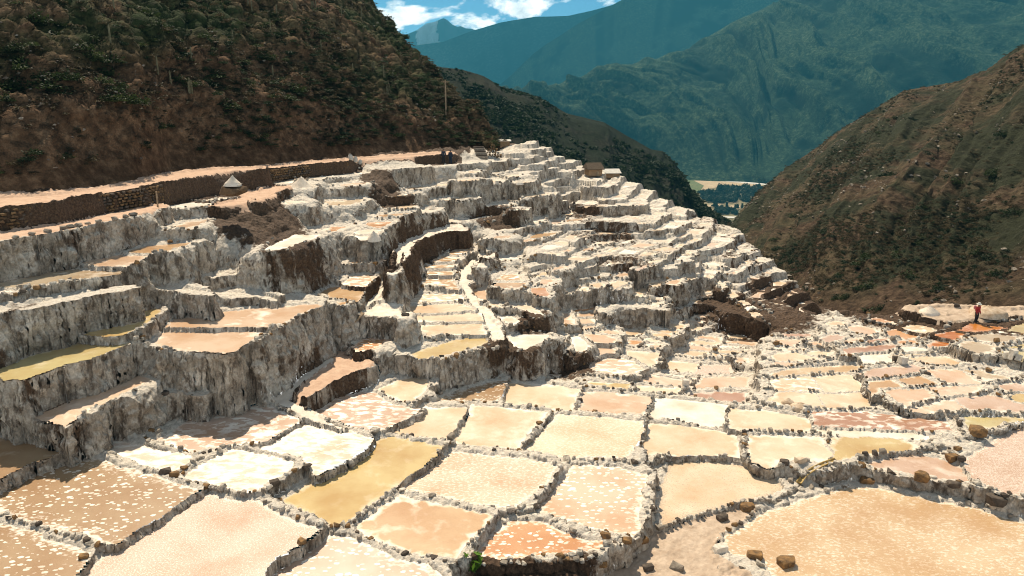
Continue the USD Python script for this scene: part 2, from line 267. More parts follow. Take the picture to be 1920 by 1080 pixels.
def leaf(name, a, b):
    mat(name, {'oi': ('object_info', {}), 'g': ('geometry', {}), 'r': ('rgb_ramp', {'ramp': [(0.0, a), (1.0, b)]}), 'ad': ('math', {'math_type': 'multiply_add', 'value2': 0.5}), 'hf': ('math', {'math_type': 'multiply', 'value2': 0.5}),
               'd': ('principled_bsdf', {'roughness': 0.7, 'specular_ior_level': 0.2}), 't': ('translucent_bsdf', {}), 'm': ('mix_closure', {'fac': 0.3})},
        [('g.random_per_island', 'hf.value1'), ('oi.random', 'ad.value1'), ('hf.value', 'ad.value3'), ('ad.value', 'r.fac'), ('r.color', 'd.base_color'), ('r.color', 't.color'), ('d.BSDF', 'm.closure1'), ('t.BSDF', 'm.closure2')], 'm.closure')
leaf('leaf_green', (0.020, 0.032, 0.010), (0.075, 0.10, 0.030))
leaf('leaf_dry', (0.045, 0.036, 0.018), (0.14, 0.105, 0.05))
leaf('leaf_dark', (0.012, 0.025, 0.010), (0.04, 0.06, 0.022))
leaf('leaf_bright', (0.10, 0.20, 0.02), (0.26, 0.42, 0.06))

# ------------------------------------------------------------------ the pans, paths and ledges: name | look | label | level | outline on the ground plan (metres)
PANS = """
F1|tan:x|only brown salt pan in the bottom left corner|-18.58|-30.89,37.17 -28.69,37.43 -26.80,37.36 -23.92,35.66 -24.57,34.77 -25.09,33.92 -25.42,32.58 -26.17,30.72
F2|tan:fleck|right of two flecked brown salt pans in the bottom left corner|-19.30|-26.13,31.89 -25.86,33.04 -25.51,34.60 -24.30,35.87 -22.77,35.99 -20.84,35.05 -18.27,34.10 -15.83,32.64 -16.14,31.75 -16.57,30.45 -17.57,28.42 -18.14,28.46 -19.33,29.11 -20.72,29.40 -22.86,30.27 -24.60,31.18
F3|tan:fleck|left of two flecked brown salt pans in the bottom left corner|-19.35|-26.15,30.14 -23.70,29.83 -23.12,29.70 -21.79,29.16 -20.33,28.34 -18.36,27.57 -18.26,27.31 -18.09,26.41 -17.89,25.38 -22.39,25.06
F4|pink:grain|only grainy dusty pink salt pan below the round grey mound|-19.65|-15.29,32.78 -13.78,32.34 -12.69,32.24 -11.54,31.29 -10.00,30.39 -8.89,29.95 -9.08,29.53 -9.68,28.63 -10.53,27.55 -10.29,25.45 -17.76,25.45 -18.03,27.11 -17.73,28.04 -16.96,29.87 -16.75,31.01 -16.09,32.14
F5|pink:fleckw|only white flecked dusty pink salt pan below the round grey mound|-20.22|-8.51,30.29 -7.63,30.08 -6.59,29.46 -5.53,28.65 -4.37,28.12 -3.65,27.96 -2.45,26.19 -10.36,26.19 -10.22,27.89 -9.64,28.34 -9.11,29.33
F6|yellow:clear|only clear yellow salt pan below the round grey mound|-20.12|-7.83,39.96 -6.99,40.10 -4.07,39.00 -4.50,37.77 -5.39,35.96 -5.85,35.11 -6.41,34.13 -7.12,33.00 -7.63,31.93 -8.16,31.01 -8.73,31.01 -10.02,32.03 -11.53,33.10 -10.51,35.11 -9.66,36.13 -8.52,37.77 -8.03,39.27
F7|white:patch|only crust patched white salt pan below the round grey mound|-19.67|-12.51,41.20 -10.74,40.91 -8.17,39.00 -8.33,38.20 -9.03,36.74 -9.90,35.44 -10.44,34.98 -11.09,36.14 -11.86,36.80 -14.38,37.87 -13.58,39.55
F8|white:patch|right of two crust patched white salt pans in the bottom left corner|-19.44|-15.58,37.30 -13.88,36.68 -11.92,35.83 -11.94,35.14 -12.45,34.03 -12.92,32.98 -13.29,32.87 -14.05,33.13 -15.34,33.65 -17.07,34.30 -16.87,35.02 -16.34,36.19
F9|white:patch|left of two crust patched white salt pans in the bottom left corner|-19.40|-23.13,38.39 -21.92,37.99 -17.77,36.47 -17.56,36.11 -17.84,34.78 -18.67,34.95 -19.60,35.40 -21.78,36.84 -22.99,37.73
F10|pink:patch|only crust patched dusty pink salt pan in the bottom left corner|-19.46|-16.56,43.25 -15.22,43.01 -13.17,41.28 -13.07,40.68 -14.20,38.57 -15.63,37.85 -17.83,37.08 -19.06,37.72 -20.52,38.57 -20.06,39.60 -19.73,41.05 -19.11,42.36
F11|pink:patch|only crust patched dusty pink salt pan below the round grey mound|-19.94|-13.08,43.50 -11.81,45.44 -10.42,46.52 -9.83,46.71 -8.58,45.36 -7.92,44.58 -6.70,43.91 -5.89,43.82 -6.43,42.70 -7.52,41.02 -8.25,40.59 -9.53,40.80 -12.02,42.70
F12|cream:x|first cream salt pan from left below the round grey mound|-19.95|-9.15,47.02 -8.34,48.46 -7.12,49.26 -6.05,48.96 -5.94,47.30 -6.36,45.65 -6.53,44.78 -7.46,45.03 -8.31,45.92
F13|tan:fleck|only flecked brown salt pan below the round grey mound|-20.77|-5.12,47.06 -3.98,48.27 -2.15,49.94 -0.40,50.76 -0.47,49.44 -1.04,47.06 -2.60,47.06 -4.36,46.88
F14|cream:x|second cream salt pan from left below the round grey mound|-20.31|-7.54,41.05 -5.78,44.90 -3.18,44.73 -3.06,43.90 -4.03,40.27 -6.18,40.69
F15|cream:x|third cream salt pan from left below the round grey mound|-20.71|-2.65,46.04 -1.19,45.78 2.24,44.93 1.91,43.78 0.26,39.87 -1.77,40.22 -3.75,40.77 -3.08,42.99
F16|cream:x|fourth cream salt pan from left below the round grey mound|-21.05|-0.12,50.82 3.16,50.41 4.94,49.61 4.01,46.10 1.64,46.18 0.00,46.80 -0.75,47.52
F17|cream:spark|only rippled cream salt pan in the middle of the foreground|-20.92|3.21,45.05 5.77,44.64 8.63,43.99 8.10,41.70 6.72,39.15 3.89,39.28 2.54,39.41 0.87,39.94 1.94,42.66
F18|peach:x|only peach salt pan in the middle of the foreground|-21.13|5.31,49.32 6.77,49.22 8.64,48.83 9.90,48.36 9.54,46.98 8.86,45.68 6.77,45.68 4.45,46.11
F19|white:x|only white salt pan in the middle of the foreground|-21.41|10.37,48.79 12.42,48.51 15.11,47.59 14.92,46.52 13.93,44.04 12.69,44.28 10.82,45.42 9.21,45.50
F20|cream:x|second cream salt pan from left in the middle of the foreground|-21.07|15.09,46.22 17.46,45.96 19.62,44.70 19.49,43.73 18.85,42.73 16.68,42.96 14.15,43.34
F21|cream:x|first cream salt pan from left in the middle of the foreground|-21.39|9.29,44.57 11.47,44.33 14.43,43.01 13.80,40.03 12.98,40.29 10.40,40.36 8.96,40.50 7.80,40.36 8.62,42.63
F22|cream:x|third cream salt pan from left in the middle of the foreground|-21.11|15.21,42.29 19.61,42.07 19.07,39.43 18.03,38.98 16.96,39.50 15.85,39.04 14.87,38.28 14.23,38.91 14.59,40.64
F23|yellow:x|only yellow salt pan in the middle of the foreground|-21.00|20.08,41.86 21.85,41.86 24.28,41.57 24.86,40.78 24.60,40.30 22.04,39.89 20.27,39.30 19.18,38.97
F24|red:patch|only crust patched reddish salt pan at the right edge of the foreground|-20.87|20.40,45.36 23.52,45.36 25.87,44.69 28.33,44.04 28.20,43.09 28.21,42.63 26.07,42.63 23.26,42.94 20.79,43.17 19.64,43.48
F25|white:x|only white salt pan at the right edge of the foreground|-21.02|19.77,43.16 23.24,42.85 25.64,42.55 26.20,42.03 25.76,41.52 23.61,41.88 21.20,42.10 19.80,42.40
F26|olive:clear|only clear olive salt pan at the right edge of the foreground|-20.72|30.03,44.29 33.44,44.13 35.01,44.13 31.64,43.25 29.72,42.48 29.09,42.33 29.40,43.41
F27|pink:grain|only grainy dusty pink salt pan at the right edge of the foreground|-21.03|37.44,45.44 32.79,43.18 30.59,41.90 28.83,40.48 26.71,38.95 26.12,37.10 26.28,36.12 26.96,35.18 29.04,33.97
F28|pink:dry|only dry dusty pink salt pan at the right edge of the foreground|-21.25|20.81,39.04 23.88,40.09 25.61,39.56 26.31,38.47 26.15,37.50 26.02,36.73 24.72,37.08 22.62,37.86 21.57,38.47
F29|gold:spark|only rippled golden salt pan at the right edge of the foreground|-21.92|19.56,37.48 20.88,37.25 23.30,36.12 24.83,35.42 26.71,33.89 28.38,32.47 25.09,28.02 12.43,28.02 12.31,30.52 11.35,31.14 10.16,31.57 11.18,32.79 13.80,34.90 17.61,36.68
F30|cream:pitted|only pitted cream salt pan in the middle of the foreground|-21.74|9.60,40.01 11.36,40.21 13.25,39.81 14.17,39.36 14.97,38.42 15.26,37.64 15.01,36.77 14.26,36.32 12.43,35.66 10.80,35.02 8.69,33.95 7.90,33.51 8.28,35.66 8.67,37.34
F31|peach:fleckw|only white flecked peach salt pan in the middle of the foreground|-20.96|3.71,38.26 6.34,37.83 7.54,37.16 7.13,35.34 6.51,33.37 6.35,31.94 5.85,31.26 5.12,31.62 3.34,32.31 1.59,33.37 1.60,34.12 2.18,35.61 3.01,37.04
F32|orange:fleckw|only white flecked orange salt pan in the middle of the foreground|-20.74|0.00,32.21 1.59,32.07 2.51,31.16 3.75,30.59 5.00,30.42 3.24,29.75 1.98,29.59 -0.49,29.27 -1.56,29.47 -1.10,30.72
F33|peach:spark|only rippled peach salt pan below the round grey mound|-20.51|-3.45,39.03 -1.65,38.64 0.40,38.19 2.51,37.44 1.96,35.97 0.36,33.24 -0.90,33.15 -2.39,33.50 -3.43,34.06 -4.80,34.53 -5.74,34.59 -4.86,36.78
F34|amber:x|only amber salt pan below the round grey mound|-20.25|-5.82,33.88 -5.11,33.36 -3.43,32.86 -1.11,31.90 -2.57,28.65 -3.93,28.77 -5.87,29.70 -7.49,30.86 -6.51,32.57
E1|sand||-21.91|3.86,28.37 5.26,30.50 6.33,31.56 8.25,33.15 10.89,34.77 12.85,35.56 13.12,35.03 10.66,32.91 9.76,31.56 9.71,29.89 10.62,28.37
E2|earth||-21.21|-2.37,28.00 3.57,28.11 3.01,24.86 -2.80,24.86
L1|peach:x|only peach salt pan below the long crusted ledge at left|-17.03|-27.32,37.43 -26.61,38.44 -25.74,39.97 -24.99,41.79 -24.58,42.58 -23.92,42.58 -21.98,41.79 -22.09,41.20 -22.48,40.37 -23.03,38.44 -23.44,37.01 -23.63,35.35 -25.10,36.00 -26.33,36.81
L2|olive:clear|only clear olive salt pan below the long crusted ledge at left|-14.89|-28.33,38.11 -28.19,39.36 -27.35,41.15 -26.42,42.59 -24.94,42.89 -23.39,42.89 -23.62,41.62 -24.22,39.79 -25.16,38.76 -25.76,37.31 -26.08,36.55 -26.98,36.40 -27.74,37.31
L3|yellow:clear|only clear yellow salt pan below the long crusted ledge at left|-14.37|-26.05,42.36 -26.44,44.70 -26.04,46.43 -24.24,48.04 -23.56,46.43 -23.33,44.15 -23.70,42.36 -24.58,42.06
L4|peach:wet|right of two wet peach salt pans below the long crusted ledge at left|-15.04|-22.66,46.00 -23.01,47.63 -20.87,48.87 -18.33,50.17 -14.14,51.11 -13.72,50.84 -14.76,49.00 -15.51,46.57 -15.97,46.00 -18.33,46.00 -20.40,45.88
L5|peach:wet|left of two wet peach salt pans below the long crusted ledge at left|-15.33|-22.37,43.62 -22.85,46.18 -19.89,46.29 -16.09,46.29 -16.33,45.19 -16.72,43.83 -16.92,42.06 -17.33,41.87 -19.92,42.25 -21.24,42.63
L6|grey:wet|only wet grey salt pan under the stone walled path at left|-11.58|-33.32,44.19 -32.18,46.39 -30.08,47.72 -26.01,47.12 -25.70,46.54 -26.90,45.54 -28.06,44.59 -29.08,43.54 -30.25,43.16 -32.77,43.41
L6b|white:x|first white salt pan from left under the stone walled path at left|-11.74|-32.86,43.50 -30.41,43.37 -30.00,42.39 -31.50,41.56
L7|peach:wet|left of two wet peach salt pans under the stone walled path at left|-11.30|-29.38,48.59 -28.04,50.76 -25.69,50.76 -25.75,49.57 -25.65,47.34 -27.23,47.49
L8|amber:clear|only clear amber salt pan under the stone walled path at left|-11.14|-27.59,51.26 -27.08,53.12 -24.10,54.70 -24.28,53.51 -24.76,51.26 -25.63,50.91
L9|peach:wet|right of two wet peach salt pans under the stone walled path at left|-10.33|-26.63,57.06 -26.33,59.00 -25.21,60.02 -24.82,58.51 -24.99,56.36 -25.42,55.90
L10|white:x|second white salt pan from left under the stone walled path at left|-9.43|-29.29,60.47 -28.36,63.47 -26.14,63.16 -25.78,62.24 -27.64,60.76
L11|white:x|third white salt pan from left under the stone walled path at left|-9.42|-27.73,64.42 -26.84,66.77 -24.87,66.42 -25.35,64.75 -26.39,63.78
LG1|ledge||-12.18|-30.39,39.87 -28.52,41.71 -26.57,44.47 -24.49,46.05 -23.71,45.51 -25.75,43.59 -27.56,40.93 -29.74,38.95
LG2|ledge||-13.35|-26.29,50.51 -23.43,49.63 -20.66,48.77 -20.22,47.68 -21.00,47.81 -23.36,48.64 -25.73,49.34
LG3|ledge||-14.44|-22.30,52.75 -19.79,52.30 -17.19,51.57 -16.79,50.29 -17.64,50.57 -20.20,51.28 -21.89,51.71
LG4|ledge||-15.09|-17.91,53.87 -16.07,52.98 -14.13,51.97 -14.18,51.55 -15.79,51.97 -17.50,52.54
L12|ledge||-13.53|-22.82,53.20 -22.74,54.53 -21.73,54.02 -21.95,53.03
L13|ledge||-17.75|-20.81,42.33 -18.78,41.83 -18.48,41.01 -19.74,41.17
D1|path||-7.56|-38.96,52.20 -34.36,54.69 -31.77,61.50 -32.13,69.24 -29.63,73.10 -25.19,75.72 -24.34,73.10 -27.82,71.12 -29.54,64.55 -30.12,59.06 -32.38,51.42 -35.50,47.38
D1b|path||-7.84|-26.13,78.56 -22.60,84.63 -19.37,86.63 -18.94,84.63 -21.94,82.10 -25.25,75.84
D1c|path||-8.07|-20.08,89.79 -16.17,93.50 -11.23,97.52 -8.50,98.36 -8.35,96.69 -10.96,95.07 -15.79,91.24 -19.47,87.02
D2|path||-9.03|-34.70,45.88 -31.80,50.08 -31.06,53.39 -30.90,58.51 -29.16,59.36 -28.07,57.96 -28.28,56.61 -28.79,51.35 -29.88,48.08 -31.41,45.53 -32.80,43.22
D3a|path||-9.45|-25.85,62.42 -24.62,64.30 -24.74,70.63 -22.82,64.95 -23.44,62.73 -24.82,61.53
D3b|path||-9.22|-24.13,68.89 -24.14,72.03 -23.19,75.90 -22.37,75.01 -22.20,70.82 -22.06,66.35 -22.25,63.35
M1|white:x|first white salt pan from left below the conical salt piles|-9.05|-24.64,75.83 -23.01,77.24 -22.45,74.92 -23.02,73.60 -24.07,74.03
M2|ledge||-9.30|-22.60,73.91 -21.44,76.56 -19.48,72.65 -20.94,71.83
M3|white:x|third white salt pan from left below the conical salt piles|-10.09|-21.49,67.92 -21.05,69.29 -19.43,68.95 -19.41,67.59 -20.50,66.93
M4|cream:wet|only wet cream salt pan below the conical salt piles|-10.88|-19.50,73.97 -17.96,74.34 -15.70,75.87 -15.00,73.97 -15.79,71.82 -17.55,70.78 -18.23,72.52
M5|peach:wet|only wet peach salt pan below the conical salt piles|-9.72|-18.60,78.15 -17.28,80.01 -15.39,80.49 -15.93,78.15 -17.04,77.24 -18.00,77.24
M6|white:x|fourth white salt pan from left below the conical salt piles|-9.17|-22.28,79.28 -20.07,81.83 -17.46,85.12 -17.12,83.45 -18.70,82.36 -19.87,79.78 -21.29,78.79
M7|ledge||-8.84|-16.01,86.10 -12.62,88.58 -10.47,90.52 -10.18,87.94 -12.36,86.71 -14.96,84.33
M7b|ledge||-9.10|-10.77,93.12 -5.63,97.40 -0.73,101.27 -0.71,98.91 -5.50,95.21 -10.47,90.46
M8|cream:x|third cream salt pan from left below the conical salt piles|-10.89|-12.27,85.07 -10.08,86.54 -8.06,88.59 -7.17,89.64 -7.18,88.07 -9.92,85.07 -11.52,83.17
M9|cream:x|second cream salt pan from left below the conical salt piles|-11.10|-12.72,80.27 -11.49,81.56 -10.77,82.01 -11.38,79.85 -12.24,79.02
M10|cream:x|first cream salt pan from left below the conical salt piles|-11.94|-12.93,76.59 -11.74,78.07 -10.35,78.45 -10.52,76.23 -11.92,75.52
M11|amber:wet|only wet amber salt pan below the conical salt piles|-12.13|-13.64,73.30 -11.97,73.96 -10.42,74.63 -11.01,72.97 -12.56,71.69
M12|orange:wet|right of two wet orange salt pans below the conical salt piles|-12.31|-13.82,68.55 -13.79,70.01 -11.51,70.31 -11.73,69.13 -12.26,67.16 -13.36,67.71
M13|white:x|sixth white salt pan from left below the conical salt piles|-12.46|-14.31,65.51 -13.84,66.83 -12.01,67.10 -12.02,65.77 -12.42,65.00 -13.86,65.00
M14|white:x|fifth white salt pan from left below the conical salt piles|-12.62|-14.03,64.82 -12.20,65.33 -11.94,63.59 -12.70,62.87 -13.21,62.87
M15|orange:wet|left of two wet orange salt pans below the conical salt piles|-12.34|-17.81,65.95 -16.94,67.85 -15.44,67.85 -15.92,66.21 -16.06,65.16 -17.08,65.95
M16|white:x|second white salt pan from left below the conical salt piles|-11.80|-19.02,54.66 -18.42,61.09 -16.29,61.09 -16.58,58.79 -17.57,55.24 -18.45,54.66
M17|peach:wet|only wet peach salt pan beside the winding pale path|-14.56|-14.15,62.36 -13.79,63.62 -11.80,64.48 -11.42,63.62 -11.60,61.96 -13.13,61.96 -13.88,61.75
M18|peach:patch|only crust patched peach salt pan beside the winding pale path|-15.28|-13.74,58.82 -13.54,60.64 -11.82,61.20 -11.57,59.53 -11.73,57.11 -13.01,57.44 -13.82,57.78
M19|amber:clear|right of two clear amber salt pans beside the winding pale path|-15.57|-15.28,55.75 -14.95,57.86 -13.45,58.03 -11.99,57.69 -11.79,55.59 -11.84,53.77 -12.88,54.22 -13.98,54.52 -14.48,55.75
M20|amber:clear|left of two clear amber salt pans beside the winding pale path|-15.56|-13.32,53.46 -12.73,53.75 -12.49,53.03 -12.80,52.60
P1|path||-14.32|-6.84,77.12 -4.56,77.12 -4.51,76.20 -6.48,76.20
P2|path||-14.35|-8.94,75.50 -6.86,77.33 -6.50,76.41 -8.43,74.33
P3|path||-14.37|-10.36,70.83 -8.96,75.60 -8.44,74.43 -9.82,69.53
P4|path||-14.31|-10.83,67.02 -10.32,70.52 -9.81,69.49 -9.80,64.71 -10.38,64.05
P5|path||-14.27|-10.51,64.29 -9.77,64.52 -9.46,60.73 -9.96,59.56
P6|path||-14.20|-9.97,59.09 -9.39,60.25 -9.14,57.97 -9.74,57.07
P7|path||-16.23|-11.41,62.29 -11.12,65.20 -10.89,62.85 -10.31,59.27 -11.12,58.76
P8|path||-16.21|-11.14,58.38 -10.25,58.88 -10.81,55.85 -11.22,54.65 -11.79,54.36
Q1|path||-16.43|-11.89,53.39 -11.83,54.52 -11.01,55.69 -8.76,54.81 -8.14,53.39 -8.21,52.44 -10.26,52.71
P10a|path||-18.78|-13.24,52.24 -13.87,49.63 -14.21,47.35 -13.58,47.05 -12.97,49.09 -12.57,51.08
P10b|path||-18.87|-14.29,47.47 -14.66,44.47 -14.15,44.65 -13.62,47.18
P10c|path||-19.12|-14.86,44.97 -15.27,43.58 -14.12,42.92 -14.29,45.06
P10d|path||-19.45|-15.48,44.16 -14.37,43.57 -12.63,41.96 -11.61,41.20 -9.90,40.09 -10.17,39.88 -12.57,41.12 -15.03,43.24
MD1|path||-18.75|-13.00,51.57 -10.69,50.77 -10.57,47.77 -11.85,45.64 -12.86,42.99 -13.55,42.82 -13.95,44.10 -13.47,46.78 -12.82,48.81
N1|orange:fleck|only flecked orange salt pan beside the winding pale path|-18.14|-11.75,50.70 -10.83,53.12 -8.11,54.80 -7.64,54.41 -8.41,53.37 -9.56,51.64 -10.07,50.13 -11.17,49.79
N2|yellow:clear|only clear yellow salt pan beside the winding pale path|-18.50|-7.28,49.98 -6.16,51.47 -4.31,53.28 -2.27,53.66 -1.63,52.91 -3.16,51.12 -5.01,49.76 -6.62,49.33
R1|cream:x|third cream salt pan from left in the ladder by the channel|-18.24|-7.57,55.79 -5.58,56.06 -2.60,56.62 -1.87,54.05 -3.93,53.79 -6.40,53.67
R2|cream:x|second cream salt pan from left in the ladder by the channel|-18.03|-8.41,57.99 -5.25,58.29 -2.69,58.74 -2.39,56.82 -7.26,56.53 -8.00,56.53
R3|cream:x|first cream salt pan from left in the ladder by the channel|-17.83|-9.05,60.10 -4.30,60.92 -3.28,59.00 -5.26,58.53 -8.43,58.23
R4|cream:patch|only crust patched cream salt pan in the ladder by the channel|-17.68|-8.99,60.72 -8.39,63.29 -4.72,63.65 -4.11,61.55 -7.17,60.88
R5|amber:patch|third crust patched amber salt pan from left in the ladder by the channel|-17.35|-8.69,66.62 -8.58,68.25 -5.79,68.67 -4.92,63.75 -6.50,64.68 -7.58,65.64
R6|amber:patch|first crust patched amber salt pan from left in the ladder by the channel|-17.01|-8.89,69.65 -8.78,70.09 -5.98,70.54 -5.72,67.93 -7.81,67.93
R7|amber:patch|second crust patched amber salt pan from left in the ladder by the channel|-16.71|-8.76,69.97 -8.73,71.58 -5.79,72.30 -5.91,69.74 -8.24,69.52
R8|amber:patch|fourth crust patched amber salt pan from left in the ladder by the channel|-16.42|-8.02,71.51 -7.27,73.22 -4.95,73.72 -5.70,71.27 -7.60,71.03
R9|amber:patch|fifth crust patched amber salt pan from left in the ladder by the channel|-16.20|-6.51,74.02 -5.69,76.41 -4.02,77.24 -4.40,73.77 -5.90,73.26
C1|channel||-15.84|-2.03,73.67 -1.78,72.13 -2.62,70.18 -2.93,71.39
C2|channel||-16.38|-3.03,73.81 -2.70,72.31 -3.44,68.59 -3.79,70.40
C3|channel||-17.10|-3.96,73.50 -3.52,71.14 -4.33,67.66 -4.97,68.93
C4|channel||-17.54|-5.08,70.46 -4.42,69.17 -3.79,64.23 -4.36,64.05
C5|channel||-17.93|-4.50,65.31 -3.86,65.50 -2.53,60.45 -3.20,60.13
C6|channel||-18.24|-3.25,60.99 -2.57,61.32 -1.29,56.05 -1.93,55.91
C7|channel||-18.35|-1.94,56.12 -1.20,56.12 -1.02,53.10 -1.56,53.47
S1|amber:patch|only crust patched amber salt pan right of the narrow channel|-17.17|-1.50,66.49 -0.88,68.55 0.52,68.76 0.89,65.89 -1.39,65.89
S2|amber:wet|left of two wet amber salt pans right of the narrow channel|-16.90|-1.57,63.17 -1.36,64.30 1.21,64.30 0.95,63.17 0.24,62.44 -0.61,62.44
S3|peach:x|left of two peach salt pans right of the narrow channel|-18.20|-3.90,66.09 -2.68,66.86 -1.83,65.16 -1.60,63.73 -2.73,63.20 -3.17,64.26
S4|orange:wet|only wet orange salt pan right of the narrow channel|-17.08|1.77,63.29 2.97,63.48 3.35,60.65 2.15,60.48 1.86,61.50
S5|peach:x|right of two peach salt pans right of the narrow channel|-17.01|2.06,64.91 2.74,66.09 4.09,66.29 3.28,63.96 2.33,64.34
S6|cream:x|second cream salt pan from left right of the narrow channel|-17.03|2.39,67.60 2.96,69.08 3.76,69.52 3.02,66.98 2.41,66.78
S7|peach:wet|third wet peach salt pan from left right of the narrow channel|-16.63|3.68,68.11 4.61,69.87 5.94,70.10 5.28,68.98 4.08,67.89
S8|white:x|first white salt pan from left right of the narrow channel|-16.47|-1.74,72.97 0.55,73.22 0.70,72.48 -0.16,71.75 -1.07,71.51
S9|peach:wet|first wet peach salt pan from left right of the narrow channel|-14.91|-2.33,74.87 -1.59,76.61 0.11,76.61 -0.17,75.44 -1.55,74.59
S10|peach:wet|second wet peach salt pan from left right of the narrow channel|-15.78|0.99,78.03 1.77,79.51 3.06,79.21 2.01,77.45 1.27,77.45
S11|amber:wet|right of two wet amber salt pans right of the narrow channel|-15.71|1.95,79.49 2.85,81.99 5.08,82.63 4.84,81.67 3.67,79.79
S12|white:x|fourth white salt pan from left right of the narrow channel|-16.50|8.64,78.97 9.63,81.02 11.82,81.63 10.76,80.42 9.58,78.97
S13|peach:wet|fourth wet peach salt pan from left right of the narrow channel|-16.51|7.36,75.97 8.12,77.88 9.46,78.44 8.15,76.50
S14|cream:x|third cream salt pan from left right of the narrow channel|-18.37|5.03,66.53 6.21,67.30 6.13,66.34 5.26,66.16
S15|cream:x|fourth cream salt pan from left right of the narrow channel|-18.08|6.18,66.42 6.89,67.58 7.63,67.39 6.97,65.85
S16|cream:x|fifth cream salt pan from left right of the narrow channel|-17.86|7.54,67.54 8.38,68.14 9.10,67.74 8.50,66.17 7.67,66.36
S17|cream:x|sixth cream salt pan from left right of the narrow channel|-18.16|9.74,69.08 11.20,69.08 11.30,68.07 10.08,66.70 9.53,66.31
S18|white:x|third white salt pan from left right of the narrow channel|-17.98|-0.14,60.95 1.39,61.11 2.14,59.66 2.79,58.13 2.08,58.13 1.00,59.66 0.00,60.46
S19|cream:x|first cream salt pan from left right of the narrow channel|-18.05|-2.01,61.52 -1.32,61.85 -0.78,60.21 -1.52,60.70
S20|white:x|second white salt pan from left right of the narrow channel|-18.51|-1.13,59.36 -0.14,59.82 0.66,57.87 0.22,56.59 -0.53,57.58
T1|peach:x|third peach salt pan from left in the dense middle field|-19.46|3.95,63.22 4.86,63.72 5.52,61.78 5.40,60.25 4.38,60.25 4.03,62.10
T2|orange:wet|only wet orange salt pan in the dense middle field|-19.68|5.44,64.95 8.03,65.99 7.69,65.12 5.91,64.61
T3|peach:x|fourth peach salt pan from left in the dense middle field|-19.83|5.91,64.59 7.67,64.92 7.45,63.76 6.07,63.59
T4|peach:x|fifth peach salt pan from left in the dense middle field|-20.01|6.08,63.70 7.56,63.86 7.39,62.27 6.05,62.27
T5|peach:x|sixth peach salt pan from left in the dense middle field|-20.22|6.12,62.45 7.56,62.45 7.51,61.23 6.33,61.08
T7|white:x|first white salt pan from left in the dense middle field|-18.97|-0.21,55.53 1.07,55.93 2.87,55.79 2.61,54.62 1.01,52.40 0.29,53.00
T8|peach:x|second peach salt pan from left in the dense middle field|-19.85|3.54,57.55 4.04,58.38 4.49,58.38 4.15,56.75 3.69,56.36
T9|white:x|second white salt pan from left in the dense middle field|-20.13|5.10,58.66 5.69,59.22 6.18,57.30 6.41,56.51 5.98,55.24 5.11,54.99
T10|peach:x|seventh peach salt pan from left in the dense middle field|-20.32|6.01,60.19 8.04,59.76 9.01,58.51 8.56,57.83 6.93,57.96 6.40,58.51
T11|peach:x|ninth peach salt pan from left in the dense middle field|-20.49|7.09,61.60 9.43,61.45 9.32,59.99 8.32,60.14
T12|peach:x|eighth peach salt pan from left in the dense middle field|-20.69|7.13,58.47 8.59,58.61 8.58,56.89 8.36,56.26 7.62,56.26 6.90,55.64
T13|peach:patch|only crust patched peach salt pan in the dense middle field|-21.04|6.24,54.19 7.13,56.85 8.16,56.98 9.67,55.37 10.44,53.61 9.46,52.72 8.65,52.28 6.71,53.16 6.28,53.73
T14|cream:x|second cream salt pan from left in the dense middle field|-21.24|9.85,58.43 11.25,58.16 12.30,57.77 11.73,55.53 11.15,54.70 10.44,55.53 9.50,57.01
T15|orange:x|only orange salt pan in the dense middle field|-21.24|10.27,61.17 11.70,60.74 11.09,59.90 10.24,59.76
T16|peach:x|tenth peach salt pan from left in the dense middle field|-21.20|11.70,59.92 12.65,60.34 12.85,59.92 12.45,58.57 11.64,59.11
T17|white:x|third white salt pan from left in the dense middle field|-21.17|11.70,61.26 13.05,61.70 13.30,61.26 12.57,60.41 11.67,60.55
T18|cream:x|first cream salt pan from left in the dense middle field|-21.24|10.26,63.68 12.19,63.53 10.97,62.02 10.18,62.47
T19|cream:x|sixth cream salt pan from left in the dense middle field|-20.93|13.46,63.85 14.67,64.97 16.19,64.65 15.62,63.23 14.52,63.08
T20|cream:x|fifth cream salt pan from left in the dense middle field|-20.92|12.82,63.05 15.03,62.75 14.73,61.85 12.71,62.44
T21|cream:x|fourth cream salt pan from left in the dense middle field|-20.92|12.48,61.97 14.28,61.97 13.77,60.66 12.92,61.09
T22|peach:x|fourteenth peach salt pan from left in the dense middle field|-21.10|17.80,68.21 19.15,68.38 18.71,67.51 17.53,67.51
T23|peach:x|twelfth peach salt pan from left in the dense middle field|-21.39|17.15,67.56 18.70,67.56 18.23,66.55 16.85,66.72
T24|cream:x|tenth cream salt pan from left in the dense middle field|-21.70|16.90,66.86 18.43,66.86 17.81,65.40 16.60,64.92
T25|peach:x|fifteenth peach salt pan from left in the dense middle field|-22.08|17.34,64.80 19.60,64.49 19.08,63.14 17.21,63.89
T26|cream:x|eleventh cream salt pan from left in the dense middle field|-22.00|15.76,63.36 18.87,62.77 18.36,61.77 16.52,62.05 15.63,62.77
T27|peach:x|thirteenth peach salt pan from left in the dense middle field|-22.01|15.74,61.79 17.87,61.37 17.41,60.54 15.67,61.09
T28|cream:x|ninth cream salt pan from left in the dense middle field|-22.12|14.02,60.42 15.68,61.10 17.30,60.42 16.98,59.75 16.07,59.22 14.26,60.01
T29|cream:x|eighth cream salt pan from left in the dense middle field|-22.15|12.77,57.66 13.38,58.42 15.69,57.66 14.83,55.62 14.10,55.62 12.62,56.93
T30|pink:grain|only grainy dusty pink salt pan in the dense middle field|-22.13|15.01,55.44 16.08,57.47 18.25,57.23 17.73,55.44 15.39,55.09
